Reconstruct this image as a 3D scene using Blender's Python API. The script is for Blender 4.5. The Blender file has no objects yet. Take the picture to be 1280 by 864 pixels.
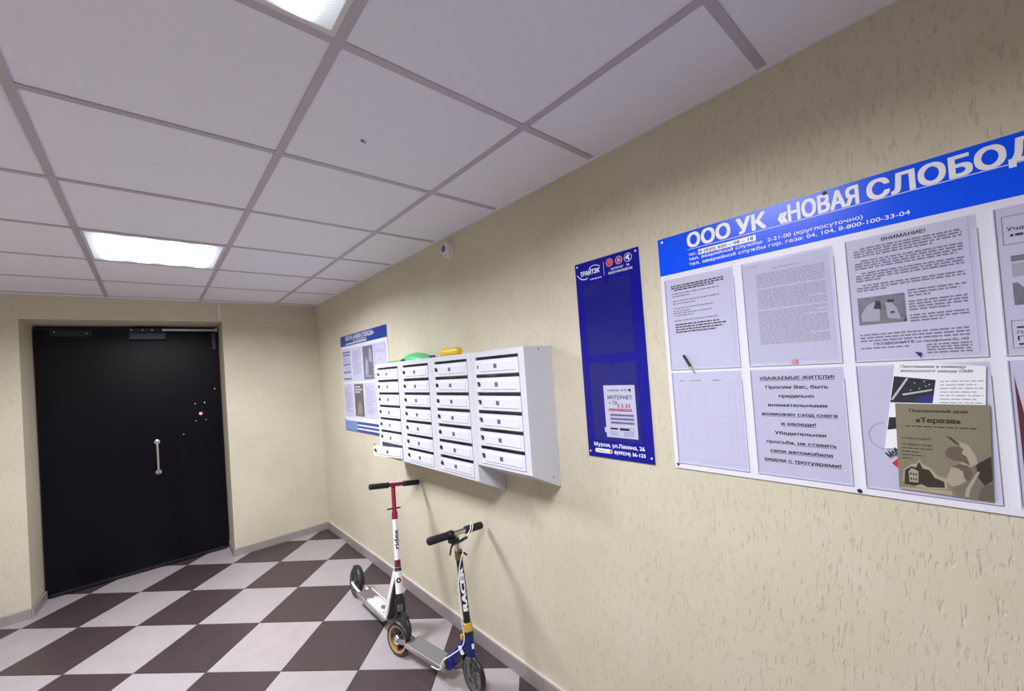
import bpy, bmesh, math, random
import numpy as np
from mathutils import Vector, Matrix
from mathutils.geometry import delaunay_2d_cdt
random.seed(7)
V = Vector
C = bpy.context.scene.collection
SC = bpy.context.scene

# ---------------------------------------------------------------- camera, world, exposure
CAM = V((0, 0, 1.57367)); FPX = 511.055; CX, CY = 634.0, 448.0
R_ = V((0.7516567, -0.6556093, -0.0720326)); U_ = V((0.0407397, -0.0628544, 0.9971909)); F_ = V((0.6582952, 0.7524797, 0.0205358))
cd = bpy.data.cameras.new('camera'); cam = bpy.data.objects.new('camera', cd); C.objects.link(cam)
cd.sensor_width = 36.0; cd.lens = FPX / 1280 * 36; cd.shift_x = (640 - CX) / 1280; cd.shift_y = (CY - 432) / 1280
cd.clip_start = .02
m = Matrix((R_, U_, -F_)).transposed().to_4x4(); m.translation = CAM; cam.matrix_world = m
SC.camera = cam
w = bpy.data.worlds.new('world'); SC.world = w; w.use_nodes = True
w.node_tree.nodes['Background'].inputs[0].default_value = (.5, .5, .55, 1); w.node_tree.nodes['Background'].inputs[1].default_value = .02
SC.view_settings.view_transform = 'Standard'; SC.view_settings.look = 'None'
SC.view_settings.gamma = 1; SC.view_settings.use_curve_mapping = False
SC.view_settings.exposure = 0.0
LAMP = 2.2; WATT = 46.5; SPREAD = 162
SC.cycles.max_bounces = 14; SC.cycles.diffuse_bounces = 8; SC.cycles.glossy_bounces = 4; SC.cycles.transparent_max_bounces = 12

D = 1.3639; H = 2.3712; YB = 4.6215          # right wall x, ceiling height, back wall y
XL, YF = -1.455, -2.35                       # left wall x, wall behind the camera

def W(u, v):                                 # where a pixel's ray meets the right wall: (s along wall, z)
    d = R_ * ((u - CX) / FPX) - U_ * ((v - CY) / FPX) + F_
    d = d * (D / d.x); return (d.y, CAM.z + d.z)

# ---------------------------------------------------------------- materials
def mat(name, col, rough=.5, metal=0, spec=.5, bump=None, noise=None, emit=None):
    m = bpy.data.materials.new(name); m.use_nodes = True; nt = m.node_tree; b = nt.nodes['Principled BSDF']
    b.inputs['Base Color'].default_value = (*col, 1); b.inputs['Roughness'].default_value = rough
    b.inputs['Metallic'].default_value = metal; b.inputs['Specular IOR Level'].default_value = spec
    if noise:                                # (scale, amount): mottled colour
        g = nt.nodes.new('ShaderNodeNewGeometry'); n = nt.nodes.new('ShaderNodeTexNoise'); n.inputs['Scale'].default_value = noise[0]
        n.inputs['Detail'].default_value = 5; nt.links.new(g.outputs['Position'], n.inputs['Vector'])
        mx = nt.nodes.new('ShaderNodeMix'); mx.data_type = 'RGBA'
        mx.inputs[6].default_value = (*[c * (1 - noise[1]) for c in col], 1); mx.inputs[7].default_value = (*[min(1, c * (1 + noise[1])) for c in col], 1)
        nt.links.new(n.outputs['Fac'], mx.inputs[0]); nt.links.new(mx.outputs[2], b.inputs['Base Color'])
    if bump:                                 # (scale, distance)
        g = nt.nodes.new('ShaderNodeNewGeometry'); n = nt.nodes.new('ShaderNodeTexNoise'); n.inputs['Scale'].default_value = bump[0]
        nt.links.new(g.outputs['Position'], n.inputs['Vector'])
        bp = nt.nodes.new('ShaderNodeBump'); bp.inputs['Distance'].default_value = bump[1]; bp.inputs['Strength'].default_value = 1
        nt.links.new(n.outputs['Fac'], bp.inputs['Height']); nt.links.new(bp.outputs[0], b.inputs['Normal'])
    if emit:
        b.inputs['Emission Color'].default_value = (*emit[0], 1); b.inputs['Emission Strength'].default_value = emit[1]
    return m

def plaster(name, col):                      # bark-beetle plaster: vertical grooves in cream paint, some groove shade painted in
    m = mat(name, col, .62, spec=.3); nt = m.node_tree; b = nt.nodes['Principled BSDF']; L = nt.links.new; N = nt.nodes.new
    g = N('ShaderNodeNewGeometry')
    def mapped(sx, sz):
        mp = N('ShaderNodeVectorMath'); mp.operation = 'MULTIPLY'; mp.inputs[1].default_value = (sx, sx, sz); L(g.outputs['Position'], mp.inputs[0]); return mp.outputs[0]
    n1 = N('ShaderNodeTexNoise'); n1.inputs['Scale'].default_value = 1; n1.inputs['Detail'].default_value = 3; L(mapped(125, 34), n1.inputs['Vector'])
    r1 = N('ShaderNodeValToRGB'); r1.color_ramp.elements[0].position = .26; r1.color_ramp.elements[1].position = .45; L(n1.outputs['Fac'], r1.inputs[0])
    n2 = N('ShaderNodeTexNoise'); n2.inputs['Scale'].default_value = 1; n2.inputs['Detail'].default_value = 4; L(mapped(150, 70), n2.inputs['Vector'])
    n3 = N('ShaderNodeTexNoise'); n3.inputs['Scale'].default_value = 1; L(mapped(16, 5), n3.inputs['Vector'])
    a = N('ShaderNodeMath'); a.operation = 'MULTIPLY_ADD'; a.inputs[1].default_value = .3; L(n2.outputs['Fac'], a.inputs[0]); L(r1.outputs[0], a.inputs[2])
    a2 = N('ShaderNodeMath'); a2.operation = 'MULTIPLY_ADD'; a2.inputs[1].default_value = .8; L(n3.outputs['Fac'], a2.inputs[0]); L(a.outputs[0], a2.inputs[2])
    bp = N('ShaderNodeBump'); bp.inputs['Distance'].default_value = .0014; bp.inputs['Strength'].default_value = .9; L(a2.outputs[0], bp.inputs['Height']); L(bp.outputs[0], b.inputs['Normal'])
    mx = N('ShaderNodeMix'); mx.data_type = 'RGBA'; mx.inputs[6].default_value = (*[c * .90 for c in col], 1); mx.inputs[7].default_value = (*col, 1); L(r1.outputs[0], mx.inputs[0])  # groove shade painted into the colour, strengthening the bump's dark lines
    n4 = N('ShaderNodeTexNoise'); n4.inputs['Scale'].default_value = 2.2; n4.inputs['Detail'].default_value = 4; L(g.outputs['Position'], n4.inputs['Vector'])
    hs = N('ShaderNodeMix'); hs.data_type = 'RGBA'; hs.blend_type = 'MULTIPLY'; hs.inputs[0].default_value = 1
    r4 = N('ShaderNodeValToRGB'); r4.color_ramp.elements[0].color = (.93, .93, .9, 1); r4.color_ramp.elements[1].color = (1, 1, 1, 1); r4.color_ramp.elements[0].position = .35; r4.color_ramp.elements[1].position = .6
    L(n4.outputs['Fac'], r4.inputs[0]); L(mx.outputs[2], hs.inputs[6]); L(r4.outputs[0], hs.inputs[7]); L(hs.outputs[2], b.inputs['Base Color'])
    return m

def clear_plastic(name, tint=(.93, .93, .97), refl=.035):
    m = bpy.data.materials.new(name); m.use_nodes = True; nt = m.node_tree; nt.nodes.clear()
    o = nt.nodes.new('ShaderNodeOutputMaterial'); t = nt.nodes.new('ShaderNodeBsdfTransparent'); g = nt.nodes.new('ShaderNodeBsdfGlossy'); mx = nt.nodes.new('ShaderNodeMixShader')
    t.inputs[0].default_value = (*tint, 1); g.inputs['Roughness'].default_value = .18; mx.inputs[0].default_value = refl
    n = nt.nodes.new('ShaderNodeTexNoise'); n.inputs['Scale'].default_value = 6; bp = nt.nodes.new('ShaderNodeBump'); bp.inputs['Distance'].default_value = .004
    ge = nt.nodes.new('ShaderNodeNewGeometry'); nt.links.new(ge.outputs['Position'], n.inputs['Vector'])
    nt.links.new(n.outputs['Fac'], bp.inputs['Height']); nt.links.new(bp.outputs[0], g.inputs['Normal'])
    nt.links.new(t.outputs[0], mx.inputs[1]); nt.links.new(g.outputs[0], mx.inputs[2]); nt.links.new(mx.outputs[0], o.inputs[0]); return m

def diffuser_mat():                          # prismatic lamp sheet, four LED strips glowing through it
    m = bpy.data.materials.new('lamp_diffuser'); m.use_nodes = True; nt = m.node_tree; nt.nodes.clear(); N = nt.nodes.new; L = nt.links.new
    o = N('ShaderNodeOutputMaterial'); e = N('ShaderNodeEmission'); tc = N('ShaderNodeTexCoord'); sp = N('ShaderNodeSeparateXYZ'); L(tc.outputs['Object'], sp.inputs[0])
    def mth(op, a, b=None):
        n = N('ShaderNodeMath'); n.operation = op
        for i, x in enumerate((a, b)):
            if x is None: continue
            if isinstance(x, (int, float)): n.inputs[i].default_value = x
            else: L(x, n.inputs[i])
        return n.outputs[0]
    c = mth('COSINE', mth('MULTIPLY', sp.outputs[0], 2 * math.pi / .135)); c = mth('MULTIPLY', c, -1)      # four bright rows
    c = mth('POWER', mth('MULTIPLY', mth('ADD', c, 1), .5), 2)
    ex = mth('SUBTRACT', 1, mth('POWER', mth('DIVIDE', mth('ABSOLUTE', sp.outputs[0]), .30), 6))
    ey = mth('SUBTRACT', 1, mth('POWER', mth('DIVIDE', mth('ABSOLUTE', sp.outputs[1]), .31), 4))
    s = mth('MULTIPLY', mth('MULTIPLY', mth('ADD', mth('MULTIPLY', c, 3.0), .6), mth('MAXIMUM', ex, .05)), mth('MAXIMUM', ey, .05))
    ck = N('ShaderNodeTexChecker'); ck.inputs['Scale'].default_value = 230; L(tc.outputs['Object'], ck.inputs[0]); ck.inputs[1].default_value = (1, 1, 1, 1); ck.inputs[2].default_value = (.72, .74, .82, 1)
    s = mth('MULTIPLY', mth('MULTIPLY', s, ck.outputs[0]), LAMP)
    e.inputs[0].default_value = (.90, .92, 1.0, 1); L(mth('ADD', s, .35), e.inputs[1]); L(e.outputs[0], o.inputs[0]); return m

MT = dict(
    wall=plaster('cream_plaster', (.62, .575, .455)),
    ceil=mat('ceiling_panel', (.86, .85, 1.0), .85, spec=.15, bump=(420, .0006), noise=(30, .03)),
    tee=mat('ceiling_tee', (.50, .46, .54), .5, noise=(20, .06)),
    light_tile=mat('light_floor_tile', (.365, .325, .337), .42, noise=(9, .12), bump=(60, .0004)),
    dark_tile=mat('dark_floor_tile', (.052, .036, .040), .42, noise=(9, .22), bump=(60, .0004)),
    grout=mat('grout', (.10, .085, .085), .9),
    skirt=mat('skirting_tile', (.30, .265, .26), .5, noise=(14, .15)),
    skirt_top=mat('skirting_plaster', (.55, .50, .45), .7),
    door=mat('black_door_paint', (.0014, .0009, .0040), .33, spec=.20, bump=(350, .0003)),
    door_dark=mat('black_steel', (.008, .007, .016), .4),
    door_grey=mat('dark_grey_steel', (.03, .032, .06), .35),
    steel=mat('brushed_steel', (.62, .61, .60), .28, 1),
    chrome=mat('chrome', (.8, .8, .82), .12, 1),
    silver=mat('silver_paint', (.50, .50, .52), .35, .6),
    white_pl=mat('white_plastic', (.75, .74, .74), .4),
    cream_pl=mat('cream_trunking', (.70, .66, .58), .5),
    box=mat('mailbox_paint', (.66, .67, .74), .32, noise=(3, .03)),
    box_door=mat('mailbox_door_paint', (.74, .75, .84), .3),
    black=mat('black_plastic', (.010, .010, .014), .45),
    rubber=mat('black_rubber', (.013, .013, .016), .38),
    grip=mat('grip_foam', (.007, .007, .012), .7, bump=(700, .0004)),
    grey=mat('grey_plastic', (.09, .09, .10), .45),
    plate=mat('number_plate', (.12, .12, .15), .5),
    panel=mat('white_board', (.74, .74, .84), .3),
    header=mat('blue_print', (.001, .085, .95), .24, spec=.22),
    white=mat('white_print', (.86, .86, .92), .4),
    ink=mat('black_ink', (.02, .02, .03), .6),
    ink_grey=mat('grey_ink', (.24, .23, .30), .7),
    ink_pale=mat('pale_ink', (.48, .47, .55), .7),
    navy=mat('navy_acrylic', (.005, .004, .26), .14, spec=.3),
    navy2=mat('navy_acrylic_dark', (.008, .009, .24), .14, spec=.3),
    paper=mat('office_paper', (.74, .74, .84), .7),
    paper2=mat('grey_paper', (.69, .69, .79), .7),
    leaf=mat('glossy_leaflet', (.80, .80, .86), .3),
    red=mat('red_print', (.55, .02, .04), .5), pinkish=mat('pink_print', (.62, .26, .30), .5), lilac=mat('lilac_print', (.42, .40, .58), .5),
    olive=mat('olive_leaflet', (.215, .195, .135), .38, noise=(12, .08)),
    sepia1=mat('sepia_dark', (.035, .028, .022), .4), sepia2=mat('sepia_mid', (.13, .10, .075), .4), sepia3=mat('sepia_light', (.37, .33, .25), .4), sepia4=mat('sepia_grey', (.17, .155, .13), .4),
    night=mat('night_photo', (.02, .022, .035), .35, noise=(90, .8)), nightblue=mat('night_blue', (.02, .03, .16), .35), photo_grey=mat('photo_grey', (.22, .22, .25), .5, noise=(60, .6)), photo_light=mat('photo_light', (.50, .50, .55), .5),
    magenta=mat('magenta_metal', (.33, .012, .07), .3, .35), maroon=mat('maroon_print', (.14, .006, .02), .4),
    scwhite=mat('white_scooter_paint', (.80, .79, .82), .28), alu=mat('worn_aluminium', (.60, .59, .60), .35, .8, noise=(40, .25)),
    tape=mat('grip_tape_grey', (.17, .165, .17), .8, noise=(300, .3)), tape_worn=mat('grip_tape_worn', (.14, .125, .13), .7, noise=(60, .3)), decal=mat('pale_deck_sticker', (.62, .62, .66), .4, noise=(45, .25)),
    blue_sc=mat('navy_scooter_paint', (.008, .014, .15), .3), yellow=mat('yellow_plastic', (.62, .37, .055), .4), yellow2=mat('yellow_object', (.72, .50, .03), .35), bronze=mat('bronze_clamp', (.20, .14, .07), .3, .7),
    cable=mat('white_cable', (.80, .80, .82), .4), hub=mat('wheel_hub', (.045, .045, .05), .3, .2), goldrim=mat('gold_rim', (.52, .31, .12), .4, .3),
    green=mat('green_plastic', (.10, .55, .20), .35), dgreen=mat('dark_green', (.01, .06, .03), .4), pgreen=mat('pale_green', (.25, .62, .28), .4),
    ledred=mat('red_led', (.8, .02, .05), .4, emit=((1, .08, .16), 7)),
    lamp_frame=mat('lamp_frame', (.70, .70, .74), .4),
    pocket=clear_plastic('clear_pocket'), pocket_rim=mat('pocket_rim', (.60, .60, .70), .25), pocket_dark=mat('pocket_edge', (.33, .32, .40), .3),
    bluepocket=clear_plastic('clear_blue_pocket', (.90, .90, .95), .02),
)
DIFF = diffuser_mat()

# ---------------------------------------------------------------- object helpers
def rootpos(o):
    p = V((0, 0, 0))
    while o: p += o.location; o = o.parent
    return p
def mesh_from(name, bm, m, smooth=False):
    me = bpy.data.meshes.new(name); bmesh.ops.recalc_face_normals(bm, faces=bm.faces) if not getattr(bm, 'flat_', False) else None
    bm.to_mesh(me); bm.free()
    for x in (m if isinstance(m, (list, tuple)) else [m]): me.materials.append(x)
    if smooth:
        for p in me.polygons: p.use_smooth = True
        try: me.set_sharp_from_angle(angle=math.radians(38))
        except Exception: pass
    return me
def obj(name, bm, m, parent=None, loc=None, smooth=False):          # vertices are in world coordinates; origin moved to loc
    me = mesh_from(name, bm, m, smooth); o = bpy.data.objects.new(name, me); C.objects.link(o)
    base = rootpos(parent) if parent else V((0, 0, 0))
    loc = V(loc) if loc is not None else base
    me.transform(Matrix.Translation(-loc)); o.parent = parent; o.location = loc - base
    return o
def thing(name, label, cat, loc=(0, 0, 0), group=None):
    o = bpy.data.objects.new(name, None); C.objects.link(o); o.location = loc; o.empty_display_size = .05
    return tag(o, label, cat, group)
def tag(o, label, cat, group=None):
    o['label'] = label; o['category'] = cat
    if group: o['group'] = group
    return o
def struct(o): o['kind'] = 'structure'; return o
def B(): return bmesh.new()
def box(bm, a, b, mi=0):
    (x0, y0, z0), (x1, y1, z1) = a, b
    v = [bm.verts.new(p) for p in [(x0,y0,z0),(x1,y0,z0),(x1,y1,z0),(x0,y1,z0),(x0,y0,z1),(x1,y0,z1),(x1,y1,z1),(x0,y1,z1)]]
    for f in [(0,3,2,1),(4,5,6,7),(0,1,5,4),(1,2,6,5),(2,3,7,6),(3,0,4,7)]: bm.faces.new([v[i] for i in f]).material_index = mi
    return bm
def bbox(a, b): return box(B(), a, b)
def obox(bm, c, ax, ay, az, mi=0):           # oriented box: half vectors
    c, ax, ay, az = V(c), V(ax), V(ay), V(az)
    v = [bm.verts.new(c + i * ax + j * ay + k * az) for k in (-1, 1) for j in (-1, 1) for i in (-1, 1)]
    for f in [(0,2,3,1),(4,5,7,6),(0,1,5,4),(1,3,7,5),(3,2,6,7),(2,0,4,6)]: bm.faces.new([v[i] for i in f]).material_index = mi
    return bm
def frame(axis):
    a = V(axis).normalized(); t = V((0, 0, 1)) if abs(a.z) < .9 else V((1, 0, 0)); p = a.cross(t).normalized(); return a, p, a.cross(p)
def lathe(bm, p0, axis, prof, seg=24, mi=0, closed=False):          # prof = [(radius, distance along axis)]
    a, p, q = frame(axis); p0 = V(p0); rings = []
    for r, h in prof:
        if r < 1e-6: rings.append([bm.verts.new(p0 + a * h)])
        else: rings.append([bm.verts.new(p0 + a * h + (p * math.cos(t) + q * math.sin(t)) * r) for t in [2 * math.pi * i / seg for i in range(seg)]])
    prs = list(zip(rings, rings[1:])) + ([(rings[-1], rings[0])] if closed else [])
    for A, Bq in prs:
        for i in range(seg):
            j = (i + 1) % seg
            try:
                if len(A) == 1 and len(Bq) == 1: continue
                if len(A) == 1: f = bm.faces.new((A[0], Bq[i], Bq[j]))
                elif len(Bq) == 1: f = bm.faces.new((A[i], Bq[0], A[j]))
                else: f = bm.faces.new((A[i], Bq[i], Bq[j], A[j]))
                f.material_index = mi
            except ValueError: pass
    return bm
def cyl(bm, a, b, r, seg=16, r2=None, mi=0):
    a, b = V(a), V(b); L = (b - a).length; r2 = r if r2 is None else r2; e = min(r, r2) * .12
    return lathe(bm, a, b - a, [(0, 0), (r - e, 0), (r, e), (r2, L - e), (r2 - e, L), (0, L)], seg, mi)
def tube(bm, pts, r, seg=8, mi=0):
    pts = [V(p) for p in pts]; rings = []
    a, p, q = frame(pts[1] - pts[0])
    for i, c in enumerate(pts):
        d = (pts[min(i + 1, len(pts) - 1)] - pts[max(i - 1, 0)]).normalized()
        p = (p - d * p.dot(d)).normalized(); q = d.cross(p); rr = r[i] if isinstance(r, (list, tuple)) else r
        rings.append([bm.verts.new(c + (p * math.cos(t) + q * math.sin(t)) * rr) for t in [2 * math.pi * k / seg for k in range(seg)]])
    for A, Bq in zip(rings, rings[1:]):
        for i in range(seg): bm.faces.new((A[i], A[(i + 1) % seg], Bq[(i + 1) % seg], Bq[i])).material_index = mi
    bm.faces.new(rings[0][::-1]).material_index = mi; bm.faces.new(rings[-1]).material_index = mi
    return bm
def spline(pts, n=8):
    pts = [V(p) for p in pts]; P = [pts[0]] + pts + [pts[-1]]; out = []
    for i in range(1, len(P) - 2):
        for k in range(n):
            t = k / n; a, b, c, d = P[i-1], P[i], P[i+1], P[i+2]
            out.append(.5 * ((2*b) + (c-a)*t + (2*a-5*b+4*c-d)*t*t + (3*b-a-3*c+d)*t**3))
    return out + [pts[-1]]
def prism(bm, pts, ext, mi=0):               # polygon pts extruded along vector ext
    e = V(ext); A = [bm.verts.new(V(p)) for p in pts]; Bq = [bm.verts.new(V(p) + e) for p in pts]; n = len(A)
    bm.faces.new(A).material_index = mi; bm.faces.new(Bq[::-1]).material_index = mi
    for i in range(n): bm.faces.new((A[i], Bq[i], Bq[(i + 1) % n], A[(i + 1) % n])).material_index = mi
    return bm
def bevel(bm, w, seg=2):
    bmesh.ops.bevel(bm, geom=list(bm.edges), offset=w, segments=seg, affect='EDGES', profile=.5); return bm

# ---------------------------------------------------------------- lettering: glyph meshes placed on a plane
_gc = {}
def loops_of(me):                            # edges in drawing direction
    n = len(me.vertices); out = []; st = 0
    E_ = {tuple(sorted(e.vertices)) for e in me.edges}
    for i in range(n):
        if (i, i + 1) in E_: out.append((i, i + 1))
        else: out.append((i, st)); st = i + 1
    return out
def fill_outlines(vs, es):                   # letter outlines -> triangles by the non-zero winding rule (strokes may overlap)
    co, ed, fa, *_ = delaunay_2d_cdt([Vector(v[:2]) for v in vs], es, [], 0, 1e-6)
    if not fa: return [], []
    fa = [(f[0], f[i], f[i + 1]) for f in fa for i in range(1, len(f) - 1)]
    P = np.array([tuple(c) for c in co]); T = np.array([tuple(f) for f in fa]); c = P[T].mean(1)
    a = np.array([vs[e[0]][:2] for e in es]); b = np.array([vs[e[1]][:2] for e in es]); wn = np.zeros(len(c), int)
    for k in range(0, len(c), 512):
        q = c[k:k + 512, None, :]; left = (b[None, :, 0] - a[None, :, 0]) * (q[..., 1] - a[None, :, 1]) - (q[..., 0] - a[None, :, 0]) * (b[None, :, 1] - a[None, :, 1])
        upw = (a[None, :, 1] <= q[..., 1]) & (b[None, :, 1] > q[..., 1]) & (left > 0); dn = (a[None, :, 1] > q[..., 1]) & (b[None, :, 1] <= q[..., 1]) & (left < 0)
        wn[k:k + 512] = upw.sum(1) - dn.sum(1)
    return [(x, y, 0) for x, y in P], [tuple(t) for t, w_ in zip(T.tolist(), wn) if w_ != 0]
def glyphs(s, bold=0.0):
    k = (s, bold)
    if k not in _gc:
        cu = bpy.data.curves.new('t', 'FONT'); cu.body = s; cu.offset = bold; cu.resolution_u = 3; cu.fill_mode = 'NONE'
        o = bpy.data.objects.new('t', cu); me = o.to_mesh()
        _gc[k] = fill_outlines([tuple(v.co) for v in me.vertices], loops_of(me))
        o.to_mesh_clear(); bpy.data.objects.remove(o); bpy.data.curves.remove(cu)
    return _gc[k]
CAPH = max(v[1] for v in glyphs('Н')[0])
def put_text(bm, s, org, right, up, h, width=None, bold=0.0, align='L', italic=0.0, mi=0):
    """org = baseline start, h = cap height, width = total width (fits) ; right/up unit vectors"""
    vs, fs = glyphs(s)
    if not vs: return bm
    if bold > 0:                          # heavier weight: the same letters again, shifted by a hair
        n0 = len(vs); ex = bold * 1.15; ey = ex * .6; vs = [(x + dx, y + dy, z + lift * 1.4) for dx, dy, lift in ((-ex, -ey, 0), (-ex, ey, .00007), (0, 0, .00014), (ex, -ey, .00021), (ex, ey, .00028)) for x, y, z in vs]; fs = [tuple(i + k * n0 for i in f) for k in range(5) for f in fs]
    x0 = min(v[0] for v in vs); x1 = max(v[0] for v in vs); k = h / CAPH
    kx = width / (x1 - x0) if width else k; wd = (x1 - x0) * kx
    off = {'L': 0, 'C': -wd / 2, 'R': -wd}[align]; org, right, up = V(org), V(right), V(up)
    nrm = right.cross(up)
    nv = [bm.verts.new(org + right * ((x - x0) * kx + off + y * k * italic) + up * (y * k) + nrm * z) for x, y, z in vs]
    for f in fs:
        try: bm.faces.new([nv[i] for i in f]).material_index = mi
        except ValueError: pass
    return bm
# wall plane: s runs along the wall (bigger = deeper), reading direction is -y, normal is -x
WR, WU = V((0, -1, 0)), V((0, 0, 1))
def wp(s, z, d): return V((D - d, s, z))     # d = distance proud of the wall
def wtext(bm, t, s, z, h, d, width=None, bold=.0, align='L', tilt=0, mi=0, italic=0):
    c, q = math.cos(tilt), math.sin(tilt)
    return put_text(bm, t, wp(s, z, d), WR * c + WU * q, WU * c - WR * q, h, width, bold, align, italic, mi)
def wrect(bm, s0, s1, z0, z1, d0, d1, mi=0): return box(bm, (D - d1, min(s0, s1), min(z0, z1)), (D - d0, max(s0, s1), max(z0, z1)), mi)
def wpoly(bm, px, d0, d1, mi=0):             # px: outline points (s, z) on the wall
    return prism(bm, [wp(s, z, d0) for s, z in px], (-(d1 - d0), 0, 0), mi)
def wflat(bm, s0, s1, z0, z1, d, mi=0):
    v = [bm.verts.new(wp(a, b, d)) for a, b in ((s0, z0), (s1, z0), (s1, z1), (s0, z1))]; bm.faces.new(v).material_index = mi; return bm
def words(bm, s0, s1, z, h, d, rnd, fill=1.0, mi=0):                # one line of print too small to read: word-long strokes
    x = s0; end = s0 - (s0 - s1) * fill
    while x > end:
        l = rnd.uniform(.004, .016); e = max(end, x - l); wflat(bm, x, e, z, z + h, d, mi); x = e - rnd.uniform(.0015, .003)
    return bm
def block(bm, s0, s1, ztop, n, pitch, h, d, seed, ragged=.3, mi=0):
    r = random.Random(seed)
    for i in range(n): words(bm, s0, s1, ztop - i * pitch, h, d, r, 1.0 if r.random() > ragged else r.uniform(.35, .9), mi)
    return bm

# ================================================================ THE SHELL
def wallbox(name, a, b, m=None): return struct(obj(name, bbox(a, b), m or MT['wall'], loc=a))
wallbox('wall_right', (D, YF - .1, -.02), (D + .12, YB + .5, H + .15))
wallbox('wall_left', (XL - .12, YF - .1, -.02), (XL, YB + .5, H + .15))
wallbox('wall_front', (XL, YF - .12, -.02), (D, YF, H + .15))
OL, OR, OT, YD = -.717, .527, 2.187, 4.95    # doorway: sides, head, plane of the door
# back wall with a deep doorway whose left reveal splays slightly
bm = B()
def quadprism(bm, pts2, z0, z1): return prism(bm, [(x, y, z0) for x, y in pts2], (0, 0, z1 - z0))
quadprism(bm, [(XL, YB), (OL, YB), (OL + .028, YD + .12), (XL, YD + .12)], -.02, H + .15)
quadprism(bm, [(OR, YB), (D, YB), (D, YD + .12), (OR, YD + .12)], -.02, H + .15)
prism(bm, [(OL, YB, OT), (OL, YB, H + .15), (OL, YD + .12, H + .15), (OL, YD + .12, OT - .012)], (OR - OL, 0, 0))
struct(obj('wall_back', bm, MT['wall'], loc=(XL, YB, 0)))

# floor: slab plus chequered tiles laid at 45 degrees, each tile its own piece
floor = struct(obj('floor', bbox((XL - .1, YF - .1, -.06), (D + .1, YD + .5, -.003)), MT['grout'], loc=(0, 0, 0)))
S, TH, FX, FY = .43835, -.79525, .49695, 5.08261
e1 = V((math.cos(TH), math.sin(TH), 0)); e2 = V((-math.sin(TH), math.cos(TH), 0))
def clip(poly, inside, cut):
    out = []
    for i, p in enumerate(poly):
        q = poly[(i + 1) % len(poly)]
        if inside(p): out.append(p)
        if inside(p) != inside(q): out.append(cut(p, q))
    return out
def clip_axis(poly, ax, val, keep_less):
    f = (lambda p: p[ax] <= val) if keep_less else (lambda p: p[ax] >= val)
    return clip(poly, f, lambda p, q: p + (q - p) * ((val - p[ax]) / (q[ax] - p[ax])))
def area(poly): return abs(sum(poly[i][0] * poly[(i+1) % len(poly)][1] - poly[(i+1) % len(poly)][0] * poly[i][1] for i in range(len(poly)))) / 2
g = .0022; shared = {}
for k in range(-22, 22):
    for r in range(-6, 26):
        o = V((FX, FY, 0)) + e1 * (k * S) - e2 * (r * S)
        full = [o + e1 * g - e2 * g, o + e1 * (S - g) - e2 * g, o + e1 * (S - g) - e2 * (S - g), o + e1 * g - e2 * (S - g)]
        if min(p.x for p in full) > D or max(p.x for p in full) < XL or min(p.y for p in full) > YD or max(p.y for p in full) < YF: continue
        ps = [full]; m_ = MT['light_tile'] if (k + r) % 2 == 0 else MT['dark_tile']
        def roomclip(p):
            for ax, v_, l in ((0, D, True), (0, XL, False), (1, YF, False), (1, YB, True)):
                p = clip_axis(p, ax, v_, l) if p else p
            return p
        inside_all = all(XL < p.x < D and YF < p.y < YB for p in full)
        if inside_all:
            key = (k + r) % 2
            if key not in shared:
                b = B(); prism(b, [p - o for p in full], (0, 0, -.006)); shared[key] = mesh_from('tile', b, m_)
            t = bpy.data.objects.new('tile', shared[key]); C.objects.link(t); t.parent = floor; t.location = o; continue
        a = roomclip(full)
        dpoly = full                                         # the part that runs on into the doorway
        for ax, v_, l in ((0, OR, True), (0, OL, False), (1, YD + .05, True), (1, YB, False)): dpoly = clip_axis(dpoly, ax, v_, l) if dpoly else dpoly
        bmm = B(); n = 0
        if a and dpoly and area(dpoly) > 1e-5 and area(a) > 1e-5: prism(bmm, a, (0, 0, -.006)); prism(bmm, dpoly, (0, 0, -.006)); n = 2
        elif a and area(a) > 1e-5: prism(bmm, a, (0, 0, -.006)); n = 1
        elif dpoly and area(dpoly) > 1e-5: prism(bmm, dpoly, (0, 0, -.006)); n = 1
        if n: obj('tile', bmm, m_, floor, loc=o)
        else: bmm.free()

# skirting tiles
def skirting(name, segs, hz=.072):
    root = None
    for a, b, n in segs:                     # from a to b, n = normal into room
        a, b, n = V(a), V(b), V(n); L = (b - a).length; d = (b - a) / L; x = 0
        if root is None: root = struct(obj(name, prism(B(), [a, a + d * L, a + d * L + n * .003, a + n * .003], (0, 0, hz - .001)), MT['grout'], loc=a))
        first = True
        while x < L - 1e-4:
            e = min(L, x + (.30 if first and L > .5 else .438)); first = False
            c0, c1 = a + d * (x + .0008), a + d * (e - .0008)
            bb = B(); prof = [(0.003, 0), (.013, 0), (.013, hz - .006), (.009, hz), (0.003, hz)]
            prism(bb, [c0 + n * t + V((0, 0, z)) for t, z in prof], c1 - c0); obj('skirting_tile', bb, MT['skirt'], root)
            x = e
        if (b - a).length > 1:               # thin plaster bead left along the top of the skirting
            pass
    return root
skirting('baseboard_right', [((D, YF, 0), (D, YB - .013, 0), (-1, 0, 0))], .078)
skirting('baseboard_left', [((XL, YF, 0), (XL, YB - .013, 0), (1, 0, 0))])
skirting('baseboard_back', [((OR - .013, YB, 0), (D, YB, 0), (0, -1, 0)), ((OR, YB - .013, 0), (OR, YD - .03, 0), (-1, 0, 0)),
                            ((XL, YB, 0), (OL + .013, YB, 0), (0, -1, 0)), ((OL, YB - .013, 0), (OL + .026, YD - .03, 0), (1, 0, 0))])
skirting('baseboard_front', [((XL, YF, 0), (D, YF, 0), (0, 1, 0))])
struct(obj('trim_1', bbox((D - .0135, YF, .078), (D, YB - .013, .084)), MT['skirt_top'], loc=(D, YF, .078)))

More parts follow.
